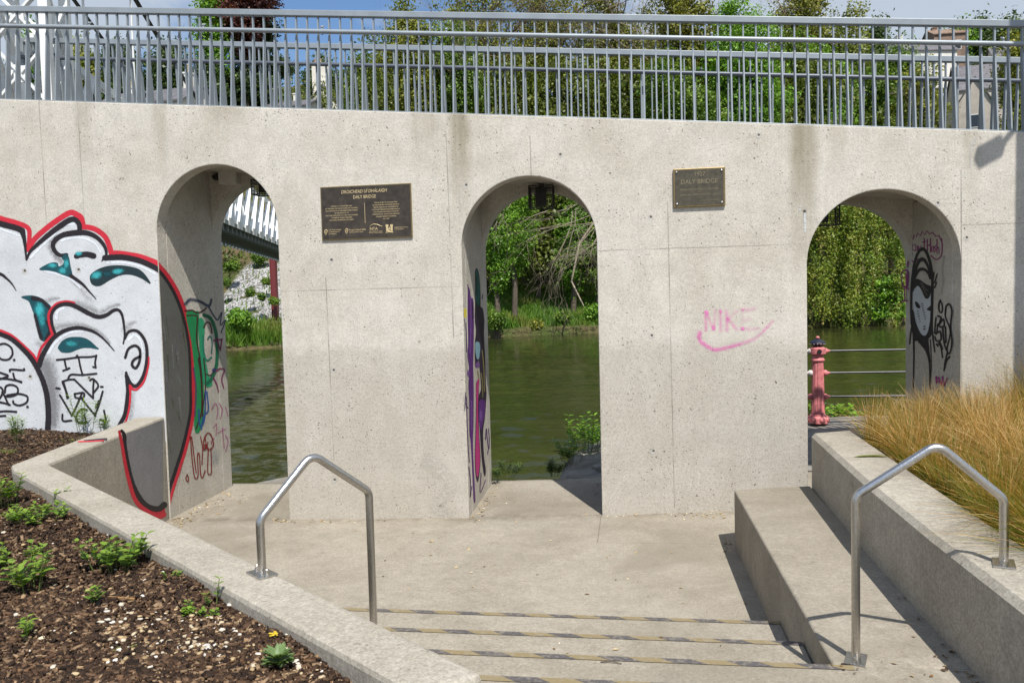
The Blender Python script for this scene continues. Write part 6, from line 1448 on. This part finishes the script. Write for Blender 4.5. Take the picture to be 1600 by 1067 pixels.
# plants on the quay behind the arches
def quay_weed(px, py, d, label, n, h, spread, leaf, pal=GB, kind='nettle', wid=.5): return weed(px, py, 0, label, n, h, spread, leaf, wid, pal, kind, 'quayside_plant', d)
quay_weed(918, 706, 13.4, 'broad leaved sunlit plant behind the quay stones in the middle arch', 20, .55, .36, .13, GB); quay_weed(893, 722, 12.6, 'lower leafy plant spilling over the quay stone', 12, .35, .26, .11, G1)
quay_weed(864, 744, 11.0, 'dark ferny weed in the shade at the quay edge', 8, .20, .14, .08, G3, 'feather', .2); quay_weed(785, 746, 11.0, 'dark ferny weed beside the purple jamb', 10, .18, .26, .08, G3, 'feather', .2)
quay_weed(1312, 657, 13.8, 'leafy plant at the foot of the pink post', 16, .24, .42, .13, GB); quay_weed(1275, 650, 14.3, 'leaves showing left of the pink post', 7, .22, .2, .1, G1)

# ------------------------------------------------------------------ golden sedge bed on the right
mb = MB(); mb.prism([(1.95, -8.5), (9.0, -8.5), (9.0, -0.02), (2.05, -0.02)], -0.5, 0.86); tag(mb.build('planting_bed', simple('bed_soil', (0.05, 0.035, 0.022), .95)), kind='structure')
C = []; K = []
def tuft(x, y, n, L, pal_shift, lean=(0, 0), rad=.12):
    lean = (lean[0]+rng.normal()*.12, lean[1]+rng.normal()*.12)
    a = rng.random(n)*6.283; r = rad*np.sqrt(rng.random(n)); bx = x+r*np.cos(a); by = y+r*np.sin(a)
    out = .06+.72*rng.random(n)**1.5; aa = a+rng.normal(size=n)*.5; Ln = L*(.55+.6*rng.random(n)); dx = np.cos(aa)*out+lean[0]; dy = np.sin(aa)*out+lean[1]
    S = 5; wd = .0013+.0024*rng.random(n); kk = np.clip(pal_shift-.12+rng.normal(size=n)*.34, 0, 1)
    P0 = np.stack([bx, by, np.full(n, .86)], 1); hor = np.stack([dx, dy, np.zeros(n)], 1); hn = np.linalg.norm(hor, axis=1, keepdims=True); hd = hor/np.maximum(hn, 1e-6); sd = np.stack([-hd[:, 1], hd[:, 0], np.zeros(n)], 1)
    sd = unit(sd+rng.normal(size=(n, 3))*.5)
    prev = None; pts = []
    for i in range(S+1):
        u = i/S; hx = hn*(u*.35+u**2.2*.75)*Ln[:, None]; z = Ln[:, None]*(u*(1-.10*hn)-.42*np.minimum(hn, 1.2)*u**2.4); pts.append((P0+hd*hx+np.array([0, 0, 1])*z, u))
    for i in range(S):
        (a0, u0), (a1, u1) = pts[i], pts[i+1]; w0 = (wd*(1-.8*u0))[:, None]; w1 = (wd*(1-.8*u1))[:, None]
        q = np.empty((n, 4, 3)); q[:, 0] = a0-sd*w0; q[:, 1] = a0+sd*w0; q[:, 2] = a1+sd*w1; q[:, 3] = a1-sd*w1; C.append(q); K.append(np.stack([np.clip(kk-.42+u0*.72, 0, 1)]*2+[np.clip(kk-.42+u1*.72, 0, 1)]*2, 1))
for (x, y, L, ps) in [(2.42, -.95, .62, .60), (2.85, -.75, .70, .62), (3.25, -.60, .66, .55), (2.55, -1.5, .66, .68), (3.0, -1.35, .72, .72), (3.5, -1.2, .70, .62), (2.40, -2.1, .60, .62), (2.85, -2.0, .72, .78), (3.35, -1.9, .74, .72), (3.9, -1.7, .7, .6), (2.42, -2.75, .60, .5), (2.8, -2.7, .70, .72), (3.25, -2.6, .74, .78), (3.75, -2.5, .72, .66), (2.45, -3.4, .56, .42), (2.85, -3.3, .66, .62), (3.3, -3.3, .7, .7), (3.8, -3.2, .7, .6), (2.38, -4.4, .62, .36), (2.36, -4.9, .6, .36), (2.5, -5.1, .62, .4), (2.36, -3.7, .6, .4), (2.8, -5.2, .6, .45), (2.5, -4.0, .60, .38), (2.85, -4.0, .62, .52), (3.3, -4.0, .66, .6), (2.55, -4.7, .5, .34), (2.95, -4.7, .6, .45), (2.6, -5.3, .5, .4), (4.3, -2.4, .7, .6), (4.2, -3.2, .7, .6), (3.05, -.28, .6, .45), (2.68, -.42, .5, .5)]:
    tuft(x-(.13 if x < 2.6 else 0), y, 760, L, ps, (-.07, -.05), .13)
for (x, y, L, ps) in [(3.95, -.35, .95, .42), (4.25, -.55, .98, .5), (3.72, -.45, .75, .55), (4.5, -.3, .9, .45)]: tuft(x, y, 620, L, ps, (-.10, -.08), .14)
q = np.concatenate(C); kk = np.concatenate(K).ravel(); col = tint([(0.080, 0.135, 0.014), (0.170, 0.205, 0.022), (0.33, 0.190, 0.036), (0.47, 0.235, 0.062), (0.70, 0.50, 0.24)], kk, len(kk), .12)
tag(fast_mesh('golden_sedge_grass', q.reshape(-1, 3), 4, M_BLADE, None, col), 'golden brown sedge grass arching over the retaining wall', 'grass', None, 'stuff')
# a green leaf of a broad weed lying over the wall top
V = []; F = []; p0 = on_z(1368, 712, 1.062)
for k in range(3): leaf_poly(p0+np.array([.05*k, -.02*k, 0]), np.array([-1, -.25+.3*k, .05]), np.array([0, 0, 1.0]), .20, .05, V, F, .15, .05)
o = indexed_mesh('broad_leaf_weed', np.array(V), np.array(F), M_LEAF, None, tint(G2, np.full(len(V), .4), len(V), .05)); tag(o, 'flat broad green leaves lying on the retaining wall top', 'weed')

# ------------------------------------------------------------------ litter of petals and leaf bits on the concrete
L_ = []
def lit(px, py, n, sx, sy, zf):
    for i in range(n):
        x, y = px+rng.normal()*sx, py+rng.normal()*sy; g_ = on_z(x, y, 0.0); g_ = on_z(x, y, zf(g_[0], g_[1])); L_.append((g_[0], g_[1], zf(g_[0], g_[1])+.004))
def zf(x, y):
    if y > -3.3: return landing_z(x, y)
    for k in reversed(range(5)):
        if y < STEP_Y[k]: return RISE*(k+1)
    return 0
for px, py, n, sx, sy in ((280, 812, 90, 16, 6), (320, 790, 70, 22, 8), (350, 775, 40, 14, 6), (440, 812, 30, 10, 2), (480, 815, 25, 30, 2), (560, 813, 14, 60, 2), (742, 800, 90, 8, 8), (752, 785, 60, 8, 12), (775, 770, 20, 20, 10), (1130, 800, 60, 20, 2.5), (1090, 806, 26, 40, 3), (960, 805, 20, 30, 2), (1135, 850, 24, 5, 12), (930, 770, 12, 5, 12), (800, 860, 30, 260, 40), (950, 900, 36, 170, 40), (1215, 985, 14, 8, 6), (1265, 1020, 18, 8, 9), (1000, 1000, 14, 170, 20), (1000, 1045, 12, 130, 14)): lit(px, py, n, sx, sy, zf)
L_ = np.array([p for p in L_ if p[1] < 1.6 and (p[0] < .93 or p[1] < -4.8) and (p[1] < -.02 or any(abs(p[0]-c[0]) < .72 for c in ARCH))]); n = len(L_)
q = leaf_quads(L_, .019+.032*rng.random(n)**2, .55, 4.0); col = np.repeat(tint([(0.05, 0.032, 0.02), (0.30, 0.19, 0.075), (0.52, 0.40, 0.21), (0.66, 0.60, 0.48)], rng.random(n), n, .12), 4, axis=0)
tag(fast_mesh('fallen_petals', q, 4, M_CHIP, None, col), 'pale dry petals and leaf bits swept against the wall foot', 'litter', None, 'stuff')
zt = lambda x, y: .541
L_ = []
for px, py, n, sx, sy in ((1455, 975, 10, 22, 12), (1490, 1020, 20, 22, 14), (1530, 1052, 30, 14, 8), (1410, 935, 8, 14, 10), (1340, 850, 4, 20, 20), (1330, 1045, 8, 14, 5), (1400, 1045, 5, 40, 8)): lit(px, py, n, sx, sy, zt)
L_ = np.array([p for p in L_ if p[0] < 1.63 and p[1] < -1.1]); n = len(L_); q = leaf_quads(L_+np.array([0, 0, .003]), .014+.026*rng.random(n)**2, .6, 4.0); col = np.repeat(tint([(0.04, 0.028, 0.02), (0.16, 0.09, 0.04), (0.42, 0.32, 0.18)], rng.random(n), n, .12), 4, axis=0)
tag(fast_mesh('fallen_leaves', q, 4, M_CHIP, None, col), 'brown leaf bits gathered along the foot of the retaining wall', 'litter', None, 'stuff')
tw = on_z(955, 1036.5, RISE*3); mb = MB(); mb.tube([(tw[0]-.055, tw[1]+.004, RISE*3+.006), (tw[0], tw[1]+.006, RISE*3+.012), (tw[0]+.055, tw[1]-.006, RISE*3+.005)], [.003, .004, .002], 6); tag(mb.build('fallen_twig', M_BARK), 'short brown twig lying on a step', 'twig')
